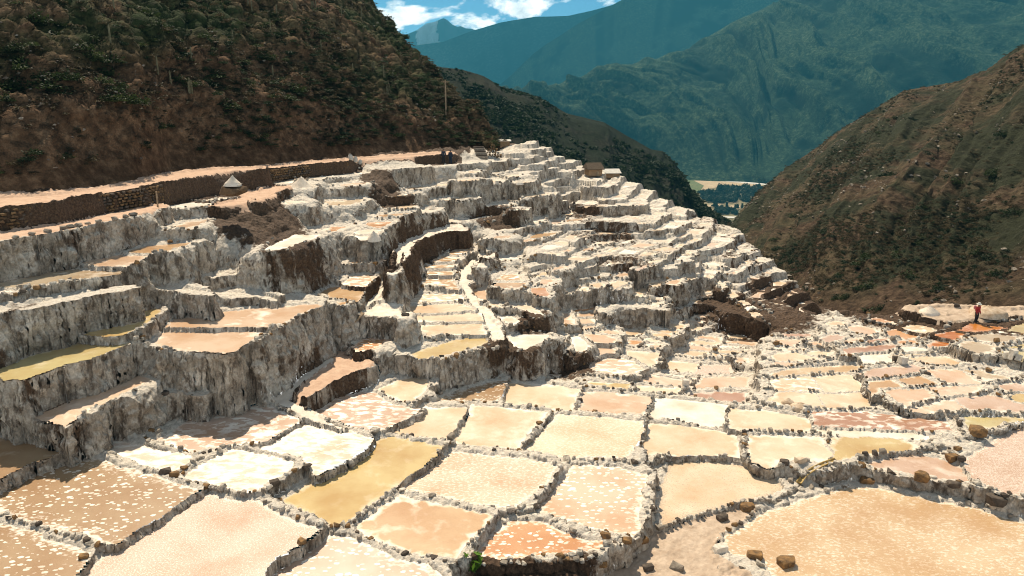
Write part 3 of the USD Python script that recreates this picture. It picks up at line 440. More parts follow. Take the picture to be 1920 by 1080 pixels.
T31|cream:x|seventh cream salt pan from left in the dense middle field|-21.86|11.41,54.78 11.67,55.01 14.52,53.88 14.29,53.43 13.06,53.54
T32|peach:x|eleventh peach salt pan from left in the dense middle field|-21.55|10.21,52.88 11.10,53.66 12.40,52.88 13.80,52.35 12.95,51.30 11.56,51.40 10.10,52.24
T33|yellow:x|only yellow salt pan in the dense middle field|-21.14|5.83,51.35 8.76,50.84 8.60,49.83 6.89,50.22 5.77,50.84
T34|cream:x|third cream salt pan from left in the dense middle field|-21.40|9.12,51.25 12.59,50.64 12.29,49.64 9.79,49.84 8.99,50.43
T35|peach:x|sixteenth peach salt pan from left in the dense middle field|-22.00|13.59,51.65 14.98,54.00 16.61,54.56 18.67,54.33 17.91,51.85 16.22,51.65
T36|red:x|only reddish salt pan in the dense middle field|-21.52|12.73,49.82 14.79,50.22 17.33,50.12 16.63,48.49 15.62,48.30 14.01,49.15
T37|peach:x|first peach salt pan from left in the dense middle field|-21.39|3.00,53.49 3.83,53.37 3.69,52.39 3.31,52.93
T38|cream:x|fourteenth cream salt pan from left in the dense middle field|-22.26|20.04,65.48 22.20,65.64 21.92,64.41 20.29,64.26
T39|peach:x|seventeenth peach salt pan from left in the dense middle field|-22.22|19.67,63.84 22.67,63.24 22.06,62.09 19.42,62.95
T40|white:x|fourth white salt pan from left in the dense middle field|-22.00|18.73,61.90 21.18,61.34 20.72,60.64 18.36,60.92
T41|cream:x|thirteenth cream salt pan from left in the dense middle field|-21.82|18.04,60.14 20.19,59.73 19.53,59.07 17.89,59.60
T42|cream:x|twelfth cream salt pan from left in the dense middle field|-21.93|17.41,59.65 19.09,59.39 18.67,58.73 17.20,58.86
T43|peach:x|eighteenth peach salt pan from left in the dense middle field|-21.64|18.83,57.83 19.95,57.83 19.47,56.70 18.59,56.70
U1|red:x|left of two reddish salt pans near the worker in red|-20.55|23.72,60.88 26.23,60.74 25.80,59.88 23.41,60.02
U2|peach:x|first peach salt pan from left near the worker in red|-20.60|22.89,59.45 24.72,59.45 24.50,58.62 23.60,57.69 22.45,57.95
U3|cream:x|left of two cream salt pans near the worker in red|-20.48|24.82,59.25 25.92,59.39 25.24,58.70 24.64,58.56
U4|peach:x|second peach salt pan from left near the worker in red|-20.36|24.80,57.96 25.86,58.36 26.20,57.03 25.60,56.64 24.81,57.42
U5|pink:x|only dusty pink salt pan near the worker in red|-20.07|25.90,58.33 27.57,59.31 28.40,58.61 27.31,57.65 26.11,57.11
U6|cream:x|right of two cream salt pans near the worker in red|-20.08|27.94,62.17 29.20,63.11 29.95,62.64 29.55,61.41 27.92,61.56
U7|peach:x|fourth peach salt pan from left near the worker in red|-20.11|29.66,61.20 30.78,61.81 31.76,60.91 31.67,60.03 30.57,58.89 29.99,59.59 29.46,60.46
U8|orange:patch|only crust patched orange salt pan near the worker in red|-19.93|32.24,62.95 33.27,63.59 34.47,61.85 33.68,61.24 32.83,61.70
U9|peach:x|third peach salt pan from left near the worker in red|-20.15|27.29,57.36 28.50,58.31 29.82,58.72 29.15,57.76 27.68,56.96
U10|red:x|right of two reddish salt pans near the worker in red|-20.20|29.09,57.62 30.37,58.43 31.92,58.85 32.17,58.43 30.87,57.62 29.57,57.22
U11|orange:x|left of two orange salt pans near the worker in red|-20.00|31.95,59.69 33.37,60.42 34.38,59.69 34.69,58.42 34.17,57.87 32.82,58.01 32.14,58.70
U12|cream:patch|only crust patched cream salt pan near the worker in red|-19.73|33.52,59.89 34.91,60.78 36.06,60.33 36.33,59.16 35.03,58.46 33.98,59.02
U13|orange:x|right of two orange salt pans near the worker in red|-20.07|32.06,57.38 33.09,57.92 33.76,57.25 33.04,56.72 31.94,56.72
U14|deep:x|right of two deep orange salt pans near the worker in red|-19.62|35.13,57.86 36.65,58.56 37.71,58.84 37.89,58.00 36.93,56.77 36.34,56.51 35.41,57.18
U15|deep:x|left of two deep orange salt pans near the worker in red|-19.96|33.68,56.16 35.42,57.48 36.30,56.94 35.55,56.03 34.47,55.65 33.81,55.78
U16|deep:clear|only clear deep orange salt pan near the worker in red|-19.46|37.79,58.48 39.16,59.79 40.12,60.23 40.85,59.79 41.98,59.20 40.62,58.48 38.79,58.06 38.07,58.20
U17|olive:clear|second clear olive salt pan from left near the worker in red|-19.40|41.67,58.18 42.83,59.33 44.28,59.92 46.36,59.62 44.15,56.54 42.50,57.62
U18|grey:x|right of two grey salt pans near the worker in red|-19.47|37.41,56.73 38.39,57.41 40.02,57.54 41.25,56.73 40.63,55.80 39.18,55.42 38.00,56.07
U19|grey:x|left of two grey salt pans near the worker in red|-19.56|35.68,55.04 36.72,56.07 37.77,55.68 38.44,54.91 37.80,54.04 36.57,53.08 35.84,53.56 35.39,54.41
U20|white:x|only white salt pan near the worker in red|-19.49|40.92,58.45 42.11,58.03 41.88,57.47 40.69,57.89
U21|olive:clear|third clear olive salt pan from left near the worker in red|-19.54|39.22,54.48 41.12,55.24 43.16,55.11 42.45,54.11 39.81,54.23
U22|olive:clear|first clear olive salt pan from left near the worker in red|-19.67|38.13,53.74 39.33,54.11 42.21,53.74 40.87,51.87 38.51,51.65 37.95,52.33 38.15,53.26
U23|red:x|only reddish salt pan in the right field|-20.25|26.87,56.08 28.63,56.60 31.73,57.12 31.69,56.60 30.22,55.83 28.04,55.33 26.70,54.72
U24|white:x|second white salt pan from left in the right field|-20.44|27.95,55.35 30.19,55.72 30.28,54.62 29.69,53.44 27.43,53.33
U25|cream:x|sixth cream salt pan from left in the right field|-20.27|30.19,54.75 33.86,55.24 32.93,54.87 31.34,54.51 30.49,54.51
U26|cream:x|seventh cream salt pan from left in the right field|-20.38|31.32,54.20 33.06,54.68 34.63,54.68 34.83,53.04 32.99,52.70 31.74,53.27
U27|white:x|third white salt pan from left in the right field|-20.12|31.63,56.10 32.85,56.35 33.89,55.34 31.54,55.09
U28|cream:x|second cream salt pan from left in the right field|-20.64|21.07,55.50 21.77,56.25 23.07,56.25 24.48,54.90 23.95,54.42 20.95,54.54
U29|cream:x|third cream salt pan from left in the right field|-20.53|23.86,55.84 24.71,56.35 25.91,56.09 25.33,55.23 24.61,55.23
U30|peach:x|second peach salt pan from left in the right field|-20.60|23.11,57.31 24.39,57.18 23.79,56.67 23.01,56.79
U31|white:x|first white salt pan from left in the right field|-20.63|21.86,57.52 22.92,57.26 23.03,56.61 21.94,56.74
U32|peach:x|first peach salt pan from left in the right field|-20.69|20.38,53.85 21.09,54.32 23.02,53.85 21.47,53.39
U33|gold:x|only golden salt pan in the right field|-20.72|19.53,51.59 21.26,52.80 24.08,53.36 27.30,53.59 28.29,53.48 26.17,52.46 23.53,52.03 20.26,51.38
U34|pink:x|first dusty pink salt pan from left in the right field|-20.38|25.97,51.06 27.55,52.04 31.01,52.82 31.54,52.15 30.33,51.17 27.71,50.32 26.12,50.11
U35|peach:x|fifth peach salt pan from left in the right field|-20.34|31.19,51.50 32.03,51.94 33.78,51.61 33.78,49.21 32.76,48.91 31.39,49.21 31.31,50.44
U36|grey:x|only grey salt pan in the right field|-20.25|34.03,51.58 35.15,51.26 36.82,49.58 35.48,49.48 34.11,49.28
U38|cream:patch|only crust patched cream salt pan in the right field|-20.83|19.30,50.90 22.62,51.53 22.45,48.89 20.34,48.89 19.07,49.08
U39|cream:x|fourth cream salt pan from left in the right field|-20.81|22.80,51.49 25.57,52.03 25.79,51.60 25.58,49.84 25.01,48.85 22.55,48.66
U40|cream:x|first cream salt pan from left in the right field|-20.86|18.00,47.08 18.57,48.19 19.31,48.67 21.64,48.57 21.24,45.93 19.70,46.19 18.77,46.63
U41|cream:x|fifth cream salt pan from left in the right field|-20.88|21.82,48.53 24.98,48.53 24.76,46.07 22.82,45.81 21.34,45.98
U42|amber:x|left of two amber salt pans in the right field|-20.32|25.80,49.45 27.70,49.76 28.06,48.37 26.26,48.17 25.02,46.77 25.26,47.89
U43|amber:x|right of two amber salt pans in the right field|-20.37|28.22,50.00 30.23,50.62 30.75,49.09 28.38,48.59
U44|peach:x|third peach salt pan from left in the right field|-20.41|26.33,47.91 29.17,48.29 29.41,46.70 26.83,45.63 26.32,45.20 26.15,46.43
U45|peach:x|sixth peach salt pan from left in the right field|-20.41|29.66,48.49 33.51,48.88 33.48,47.91 31.69,47.44 29.94,46.98
U46|peach:x|fourth peach salt pan from left in the right field|-20.55|26.57,45.09 30.33,46.66 30.44,45.01 27.45,44.42
U47|pink:x|second dusty pink salt pan from left in the right field|-20.55|30.67,46.93 33.55,47.39 35.41,45.25 35.00,44.66 30.68,44.83
U48|pink:x|third dusty pink salt pan from left in the right field|-20.35|34.82,48.73 35.77,49.12 39.18,49.32 38.06,47.76 34.69,47.76
U49|yellow:x|only yellow salt pan in the right field|-20.49|34.69,47.44 37.99,47.63 36.51,45.55 34.64,46.26
U51|ledge||-20.17|34.42,52.06 36.59,52.28 38.21,51.07 40.02,50.54 39.64,50.02 37.85,50.54 36.30,51.84
Z1|sand||-19.06|36.54,63.58 39.49,64.09 45.05,62.91 49.12,63.58 47.72,61.61 43.72,61.61 41.57,61.93 36.14,61.93
Z2|sand||-19.29|36.08,62.02 38.64,61.71 41.29,62.18 40.61,61.08 38.80,60.77 36.58,61.39
V1|cream:x|first cream salt pan from left on the upper slope under two standing people|-12.14|-8.15,83.79 -6.25,85.53 -4.00,86.87 -4.19,85.53 -6.56,83.79
V2|white:x|third white salt pan from left on the upper slope under two standing people|-13.12|-3.62,86.61 -0.52,87.89 -0.32,86.61 -2.49,84.96
V3|white:x|first white salt pan from left on the upper slope under two standing people|-12.58|-9.96,78.87 -9.32,80.36 -7.93,79.98 -9.51,77.44
V5|white:x|second white salt pan from left on the upper slope under two standing people|-14.09|-7.36,83.28 -6.79,81.48 -5.01,81.84 -2.68,84.76 -2.46,83.64 -5.46,80.44 -6.91,80.10
V6|white:x|fourth white salt pan from left on the upper slope under two standing people|-12.93|-0.46,89.74 1.52,90.20 1.75,88.39 -0.19,87.95
V7|cream:x|seventh cream salt pan from left on the upper slope under two standing people|-13.25|0.49,84.19 1.86,84.59 1.97,83.80 0.61,82.64
V8|cream:x|ninth cream salt pan from left on the upper slope under two standing people|-12.46|1.43,89.18 3.34,91.58 5.58,92.07 5.45,91.09 1.93,87.80
V9|cream:x|fourth cream salt pan from left on the upper slope under two standing people|-10.88|-3.56,92.33 -1.69,92.90 -1.50,89.58 -3.41,90.12
V10|cream:x|second cream salt pan from left on the upper slope under two standing people|-10.30|-6.99,87.40 -4.98,89.04 -3.51,87.94 -6.28,86.34
V11|cream:x|sixth cream salt pan from left on the upper slope under two standing people|-10.62|-0.89,94.79 0.00,96.03 1.76,97.30 0.00,92.99
V12|cream:x|eighth cream salt pan from left on the upper slope under two standing people|-10.98|0.20,90.92 2.69,92.59 2.79,91.47 0.46,89.85
V13|cream:x|fifth cream salt pan from left on the upper slope under two standing people|-10.36|-2.33,97.45 0.36,100.86 0.50,99.47 -1.95,96.15
V14|cream:x|third cream salt pan from left on the upper slope under two standing people|-9.88|-5.72,92.94 -4.23,94.21 -3.99,91.69 -4.92,90.48
V16|white:x|fifth white salt pan from left on the upper slope under two standing people|-14.77|2.53,85.77 3.89,88.05 4.18,87.28 3.08,83.60 2.48,83.96
V17|peach:x|only peach salt pan on the upper slope under two standing people|-15.28|4.28,86.49 5.01,88.35 6.54,88.73 5.21,85.05
V18|amber:wet|only wet amber salt pan on the upper slope under two standing people|-15.26|6.73,88.62 8.79,89.78 8.39,87.48 6.72,86.74
V19|cream:x|tenth cream salt pan from left on the upper slope under two standing people|-15.19|6.08,91.78 7.80,93.88 7.97,92.61 6.17,90.16
V20|cream:x|eleventh cream salt pan from left on the upper slope under two standing people|-15.07|7.09,96.68 8.79,100.00 8.67,98.55 7.24,95.78
V21|ledge||-14.89|-1.95,79.87 0.42,81.85 2.47,83.57 3.07,83.22 0.48,80.52 -1.75,78.92
W1|cream:x|third cream salt pan from left on the far slope above the gorge|-16.94|13.74,72.57 14.51,73.78 15.66,74.03 14.46,72.33
W2|peach:wet|right of two wet peach salt pans on the far slope above the gorge|-17.05|12.23,70.27 13.26,71.63 14.34,72.81 14.00,71.87 12.44,69.60
W3|peach:wet|left of two wet peach salt pans on the far slope above the gorge|-17.81|10.34,70.48 11.06,71.80 12.25,71.80 10.96,70.05
W4|cream:x|first cream salt pan from left on the far slope above the gorge|-18.01|9.33,68.73 10.32,69.56 11.43,68.94 9.71,66.55
W5|cream:x|second cream salt pan from left on the far slope above the gorge|-18.95|12.10,69.62 12.80,70.64 13.46,70.43 13.12,68.83 12.29,66.73 11.92,67.86
W6|cream:x|fourth cream salt pan from left on the far slope above the gorge|-18.49|13.46,70.56 14.94,70.77 15.14,69.93 13.82,68.52
W7|peach:x|left of two peach salt pans on the far slope above the gorge|-18.19|14.99,69.00 16.28,70.89 17.24,70.89 15.85,68.40
W8|cream:x|fifth cream salt pan from left on the far slope above the gorge|-18.53|17.44,72.87 18.92,73.32 18.92,72.43 17.58,71.34
W9|white:x|first white salt pan from left on the far slope above the gorge|-19.12|13.27,67.88 14.48,67.50 14.25,66.58 13.30,66.95
W10|white:x|second white salt pan from left on the far slope above the gorge|-19.28|13.21,66.40 14.27,66.40 13.69,64.98 13.03,65.15
W11|peach:x|right of two peach salt pans on the far slope above the gorge|-20.26|18.28,71.32 19.50,72.53 20.76,72.53 18.99,70.93
W12|cream:x|seventh cream salt pan from left on the far slope above the gorge|-20.06|19.89,73.70 21.39,73.91 20.95,72.86 19.73,72.86
W13|cream:x|sixth cream salt pan from left on the far slope above the gorge|-20.30|17.54,70.69 18.88,70.69 18.43,69.73 17.57,70.11
W14|white:x|fourth white salt pan from left on the far slope above the gorge|-18.56|21.31,79.77 22.69,79.77 23.11,77.46 22.00,77.21 21.39,78.22
W15|white:x|third white salt pan from left on the far slope above the gorge|-18.80|21.39,77.48 22.45,77.72 21.69,75.55 20.78,75.79
W16|cream:x|eighth cream salt pan from left on the far slope above the gorge|-18.97|20.67,75.76 21.64,75.76 20.82,74.15 20.32,74.60
W17|white:x|fifth white salt pan from left on the far slope above the gorge|-19.50|21.61,74.86 22.16,74.42 22.29,72.90 21.50,71.64 21.47,72.90
W18|cream:x|ninth cream salt pan from left on the far slope above the gorge|-20.03|22.36,73.38 22.95,72.75 23.01,71.13 21.97,70.15 22.00,71.73
W19|cream:x|tenth cream salt pan from left on the far slope above the gorge|-20.35|22.53,70.68 23.39,70.87 23.56,69.34 22.86,68.79
W20|white:x|sixth white salt pan from left on the far slope above the gorge|-20.43|22.73,68.69 23.85,69.24 23.81,68.32 22.70,67.43
W21|cream:x|eleventh cream salt pan from left on the far slope above the gorge|-20.45|22.56,66.95 23.47,66.95 23.69,65.75 22.67,65.25
X1|ledge||-19.37|7.83,64.28 8.78,66.01 9.86,66.55 12.01,65.84 14.09,64.96 14.44,64.28 14.13,63.94 11.89,65.13 9.76,65.84 8.82,65.13 7.98,63.44
X2a|ledge||-20.30|15.35,67.89 17.15,68.99 19.01,69.93 18.87,69.37 17.02,68.44 15.43,67.54
X2b|ledge||-20.47|19.17,70.50 20.99,69.55 21.56,67.90 22.11,66.16 22.74,65.15 22.48,64.65 21.80,65.65 21.25,67.19 20.68,68.81 19.02,69.93
"""

# ------------------------------------------------------------------ the salt terraces: a height field over the ground plan, cut up into one object per pan
rows_ = [l.split('|') for l in PANS.strip().splitlines()]
NP = len(rows_)
pz = np.array([float(r[3]) for r in rows_])
pxy = [np.array([[float(a) for a in q.split(',')] for q in r[4].split()]) for r in rows_]
names = [r[0] for r in rows_]
style = [r[1] for r in rows_]
soft = np.array([s in ('path', 'channel', 'sand', 'earth', 'ledge') for s in style])

A0, DA = math.radians(-45), 0.00160
R0, DR = 23.5, 0.0030                     # rings grow with distance: cells stay about square
NA = int(math.radians(92) / DA); NR = int(math.log(250 / R0) / DR)
ang = A0 + DA * np.arange(NA); rad = R0 * np.exp(DR * np.arange(NR))
GX = rad[:, None] * np.sin(ang)[None]; GY = rad[:, None] * np.cos(ang)[None]
P3 = np.stack([GX, GY, np.zeros_like(GX)], -1)
def to_ij(x, y):
    return np.log(np.hypot(x, y) / R0) / DR, (np.arctan2(x, y) - A0) / DA
def densify(p, step=0.5):
    out = []
    for a, b in zip(p, np.roll(p, -1, 0)):
        k = max(1, int(np.hypot(*(b - a)) / step)); out.append(a + (b - a) * np.arange(k)[:, None] / k)
    return np.vstack(out)
import shapely.geometry as sg_
for k in range(NP):
    if not soft[k]:
        g_ = sg_.Polygon(pxy[k]).buffer(0); rr_ = float(np.hypot(*pxy[k].mean(0)))
        gb = g_.buffer(0.13 if g_.area > 4 else 0.06, join_style=2)
        if gb.geom_type == 'Polygon' and len(gb.exterior.coords) > 3: pxy[k] = np.array(gb.exterior.coords)[:-1]
ids = np.full((NR, NA), -1, np.int32)
for k in np.argsort(pz):
    i, j = to_ij(*densify(pxy[k], 0.3).T)
    jj, ii = np.clip(j, -5, NA + 5), np.clip(i, -5, NR + 5)
    im = Image.new('1', (NA, NR)); ImageDraw.Draw(im).polygon(list(zip(jj.tolist(), ii.tolist())), fill=1, outline=1)
    ids[np.array(im)] = k
# ragged outlines
wx = 0.16 * fbm(P3, 1.1, 3, 1) + 0.10 * fbm(P3, 3.5, 2, 2); wy = 0.16 * fbm(P3, 1.1, 3, 3) + 0.10 * fbm(P3, 3.5, 2, 4)
wi, wj = to_ij(GX + wx, GY + wy)
ids = ids[np.clip(np.rint(wi), 0, NR - 1).astype(int), np.clip(np.rint(wj), 0, NA - 1).astype(int)]
# surface through all outlines (banks between distant pans) with the outer rim of the place
EDGE = [(1000, 271, 112), (1060, 299, 116), (1150, 334, 115), (1240, 374, 108), (1310, 409, 102), (1370, 439, 97), (1430, 489, 88), (1500, 559, 82), (1530, 600, 79)]
MID = [(1280, 460, 84), (1200, 420, 87), (1100, 340, 103), (1000, 300, 103), (1050, 330, 104), (1150, 375, 97), (1240, 415, 92)]
tx = [np.column_stack([densify(p, 0.7), np.full(len(densify(p, 0.7)), z)]) for p, z in zip(pxy, pz)]
ex = np.array(EDGE, float); pe = at(ex[:, 0], ex[:, 1], ex[:, 2])
out1 = pe * ((ex[:, 2] + 14) / ex[:, 2])[:, None]; out1[:, 2] = pe[:, 2] - 8
out2 = pe * ((ex[:, 2] + 70) / ex[:, 2])[:, None]; out2[:, 2] = pe[:, 2] - 30
mdp = np.array(MID, float); pm = at(mdp[:, 0], mdp[:, 1], mdp[:, 2])
rim = [at(np.array([-420., -250, 100, 600, 1200, 1900, 2500]), np.full(7, 1250.), np.full(7, 23.)),
       np.array([[-45, 36, -7.5], [-62, 60, -7.2], [-70, 110, -7.0], [-55, 150, -7], [-20, 135, -8], [-4, 118, -8.2], [-60, 200, -10], [0, 250, -40], [80, 260, -62],
                 [62, 74, -27], [75, 70, -28], [100, 75, -42], [70, 52, -22.5], [60, 40, -23], [48, 28, -24], [30, 18, -24.5], [-30, 24, -21.5], [-40, 30, -17], [45, 68, -21], [38, 70, -24], [140, 120, -60], [170, 200, -80], [200, 60, -50]])]
tp = np.vstack(tx + [pe, out1, out2, pm] + rim)
_, uq = np.unique(np.round(tp[:, :2], 2), axis=0, return_index=True); tp = tp[uq]
TIN = LinearNDInterpolator(tp[:, :2], tp[:, 2])
HS = TIN(np.column_stack([GX.ravel(), GY.ravel()])).reshape(GX.shape)
HS = np.where(np.isnan(HS), np.nanmin(tp[:, 2]), HS)
# far slope: terraces following the contours of that surface
zone_px = [(930, 268), (1000, 268), (1060, 298), (1150, 333), (1240, 373), (1310, 408), (1370, 438), (1430, 488), (1500, 558), (1530, 600), (1470, 620), (1420, 600), (1300, 560), (1200, 560), (1130, 530), (1050, 500), (1000, 470), (1000, 430), (960, 400), (960, 340), (920, 315)]
zr = [104, 112, 116, 115, 108, 102, 97, 88, 82, 79, 73, 70, 72, 67, 66, 64, 68, 80, 86, 90, 88]
zp = at(np.array([p[0] for p in zone_px], float), np.array([p[1] for p in zone_px], float), np.array(zr, float))
i, j = to_ij(zp[:, 0], zp[:, 1]); im = Image.new('1', (NA, NR)); ImageDraw.Draw(im).polygon(list(zip(j.tolist(), i.tolist())), fill=1); zmask = np.array(im)
def dist_to(mask):
    d, ix = ndimage.distance_transform_edt(~mask, sampling=(DR, DA), return_indices=True)
    return d * rad[:, None], ix
d_out, ix = dist_to(ids >= 0)
near = ids[ix[0], ix[1]]
DZ = 0.75
SF = HS + 0.35 * fbm(P3, 0.09, 3, 11)
band = np.floor(SF / DZ).astype(int)
far = zmask & (d_out > 0.9) & (GY > 55)
br = np.random.default_rng(3); off = br.random(400) * 7; ln = 1.6 + br.random(400) * 2.0
ca, sa = math.cos(math.radians(62)), math.sin(math.radians(62))
along = GX * ca + GY * sa + 0.8 * fbm(P3, 0.3, 2, 12)
bi = band - band.min()
seg = np.floor((along + off[bi % 400]) / ln[bi % 400]).astype(int); seg -= seg.min()
acr = np.floor((-GX * sa + GY * ca + 0.6 * fbm(P3, 0.25, 2, 13) + off[(seg * 7) % 400]) / (1.4 + ln[(seg * 3) % 400] * 0.5)).astype(int); acr -= acr.min()
key = np.where(far, (bi * 1000 + seg) * 1000 + acr, -1)
uk, inv, cnt = np.unique(key, return_inverse=True, return_counts=True); inv = inv.reshape(key.shape)
fz = {}
newid = np.full(len(uk), -1); nid = NP
for q, (kk, c) in enumerate(zip(uk, cnt)):
    if kk < 0 or c < 30: continue
    newid[q] = nid; fz[nid] = (kk // 1000000 + band.min() + 0.45 + 0.75 * br.random()) * DZ; nid += 1
NT = nid
pid = np.where(ids >= 0, ids, newid[inv])
zall = np.concatenate([pz, [fz[k] for k in range(NP, NT)]])
isfar = np.arange(NT) >= NP
softall = np.concatenate([soft, np.zeros(NT - NP, bool)])
# rims of the far terraces
e = np.zeros_like(far)
for ax in (0, 1):
    s = np.roll(pid, 1, ax) != pid; e |= s; e |= np.roll(s, -1, ax)
d_e, _ = dist_to(e & (pid >= NP))
fr = (pid >= NP) & (d_e < 0.22)
d_in, ixx = dist_to(pid >= 0)
owner = pid[ixx[0], ixx[1]]
h0 = zall[owner]
pool = (pid >= 0) & ~fr & ~softall[np.maximum(pid, 0)]
# soft things (paths) slope along their length
sm = softall[owner] & (pid >= 0)
def nsmooth(a, m_, s):
    return ndimage.gaussian_filter(np.where(m_, a, 0), s) / np.maximum(ndimage.gaussian_filter(m_.astype(float), s), 1e-6)
chain = np.array([80 if n[:2] == 'MD' else ord(n[0]) if n[0] in 'PCZ' else ord(n[0]) * 100 + ord(n[1]) if n[0] in 'D' else 7 if n[:2] in ('LG', 'MD') else 0 for n in names] + [0] * (NT - NP))[owner]
for c in np.unique(chain[sm]):
    mk = sm & (chain == c)
    if c: h0 = np.where(mk, nsmooth(h0, mk, 9), h0)
lump = fbm(P3, 2.2, 4, 21); lump2 = fbm(P3, 6.0, 3, 22); big = fbm(P3, 0.45, 4, 23)
rim_h = np.minimum(d_in * 1.2, 0.15) * (0.85 + 0.9 * lump + 0.5 * big).clip(0.25, 2.0) + np.minimum(d_in * 0.4, 0.07) * lump2
h = h0 + np.where(pool, 0, np.where(fr, 0.13 + 0.06 * lump, np.where(pid >= 0, 0.05 * lump + 0.03 * lump2, rim_h)))
w = sstep(0.55, 1.5, d_in)
h = h * (1 - w) + (HS + 0.12 + big * np.minimum(d_in, 5) * 0.22 + 0.30 * lump * sstep(0.5, 2, d_in) + 0.10 * lump2) * w
# walls: an upper terrace reaches outwards and down at a steep slope, buttressed by noise
slope = (6.0 + 4.0 * fbm(P3, 0.8, 3, 31) + 0.7 * fbm(P3, 3.0, 2, 32)).clip(3.4, 10)
own = owner.copy(); wall = np.zeros_like(far)
cell = (rad * DA)[:, None]
base_h = h.copy(); free = (pid < 0) | (pid >= NP) | softall[np.maximum(pid, 0)]
for it in range(26):
    moved = False
    for di, dj, L in ((0, 1, 1), (0, -1, 1), (1, 0, DR / DA), (-1, 0, DR / DA), (1, 1, math.hypot(1, DR / DA)), (-1, -1, math.hypot(1, DR / DA)), (1, -1, math.hypot(1, DR / DA)), (-1, 1, math.hypot(1, DR / DA))):
        c = np.roll(h, (di, dj), (0, 1)) - slope * cell * L
        g = (c > h + 0.02) & free
        if di == 1: g[0] = False
        if di == -1: g[-1] = False
        if dj == 1: g[:, 0] = False
        if dj == -1: g[:, -1] = False
        if g.any():
            moved = True
            h = np.where(g, c, h); own = np.where(g, np.roll(own, (di, dj), (0, 1)), own); wall |= g
    if not moved: break
pool &= ~wall
wd = np.where(wall, sstep(0.15, 1.3, h - base_h), 0)
wd = np.where(np.isin(own, [k for k in range(NP) if names[k][:2] == 'D1']), 0, wd)
h += wd * (0.14 * lump2 + 0.42 * lump + 0.35 * big)
h = np.where(pool, base_h, h)
H = h
bank = (d_in > 1.3) & ~wall
shore = np.exp(-dist_to(~pool)[0] / 0.45).ravel()
# earth: places where brown soil shows instead of salt
earth = np.zeros_like(H)
def hit(px, py):
    """First point of the terraces along the ray through a pixel."""
    d = ray(px, py); t = -d[2] / math.hypot(d[0], d[1]); jj = int(round((math.atan2(d[0], d[1]) - A0) / DA))
    col = H[:, min(max(jj, 0), NA - 1)]; k = np.argmax(col >= -t * rad)
    r = rad[k] if col[k] >= -t * rad[k] else 90.0
    q = d / math.hypot(d[0], d[1]) * r
    return np.array([q[0], q[1], H[min(k, NR - 1), min(max(jj, 0), NA - 1)]])
def top(x, y):
    a, b = to_ij(x, y); return float(H[int(np.clip(round(a), 0, NR - 1)), int(np.clip(round(b), 0, NA - 1))])
for px, py, R, s in ((490, 425, 5, 1), (520, 400, 3.5, .9), (560, 480, 4.0, .8), (590, 505, 3, .8), (460, 520, 3, .35), (740, 370, 3.5, 1), (715, 335, 3, 1), (830, 350, 3, .4), (760, 480, 3.0, .8), (790, 455, 4, .9), (860, 445, 3.5, 1), (700, 545, 3, 1),
                     (945, 655, 2.5, .9), (985, 665, 2.5, .8), (1075, 695, 3, .7), (1000, 600, 2.5, .9), (915, 480, 3, .6), (930, 410, 4, 1), (960, 400, 3, .7), (1140, 440, 5, .6), (1120, 420, 4, .5), (1180, 490, 4, .55), (1380, 575, 5, .9), (1345, 590, 4, .6), (620, 700, 3.5, .75), (590, 740, 3, .6), (660, 680, 2.5, .7),
                     (5, 770, 1.6, .9), (60, 800, 1.4, .9), (115, 822, 1.3, .9), (1640, 590, 4, .7), (1690, 597, 5, .8), (1760, 603, 5, .9), (1870, 602, 5, .9), (940, 1078, 2.0, .8), (1080, 1074, 2.0, .6), (480, 720, 1.6, .5), (1440, 600, 6, .8), (1480, 560, 6, 1), (1390, 480, 5, .5),
                     (1010, 370, 4, .5), (1090, 400, 4, .7), (120, 470, 3, .5), (70, 640, 2.2, .5), (420, 345, 5, 1), (380, 360, 5, 1), (1250, 470, 5, .45), (1260, 560, 4, .5), (1170, 580, 3, .15)):
    q = hit(px, py); dd = np.sqrt((GX - q[0]) ** 2 + (GY - q[1]) ** 2 + 1.5 * (H - q[2]) ** 2); earth = np.maximum(earth, s * sstep(R * 1.15, R * 0.45, dd))
brown_ids = {k for k in range(NP) if names[k][:2] in ('D1', 'D3', 'E2')} | {k for k in range(NP) if names[k] in ('Z1', 'Z2', 'P2', 'P3', 'P4', 'P5', 'P1')}
earth = np.where(np.isin(own, list(brown_ids)), 1.0, earth)
earth = np.where((pid < 0) & (d_in < 0.8) & (own < NP), np.maximum(earth, 0.30), earth); gate = sstep(0.8, 3.0, d_in); earth = np.maximum(earth, 0.42 * gate * (own < NP))
earth = np.where(own >= NP, np.maximum(earth, 0.50 * sstep(0.05, 0.45, fbm(P3, 0.11, 3, 45))), earth)
outside = (~zmask) & (d_in > 3.5); earth = np.where(outside, 1.0, earth)
earth = ndimage.gaussian_filter(earth, 2.5)
d1 = ndimage.maximum_filter((np.isin(own, [k for k in range(NP) if names[k][:2] == 'D1']) & wall), 11); earth = np.where(d1 & ~pool, 1.0, earth)
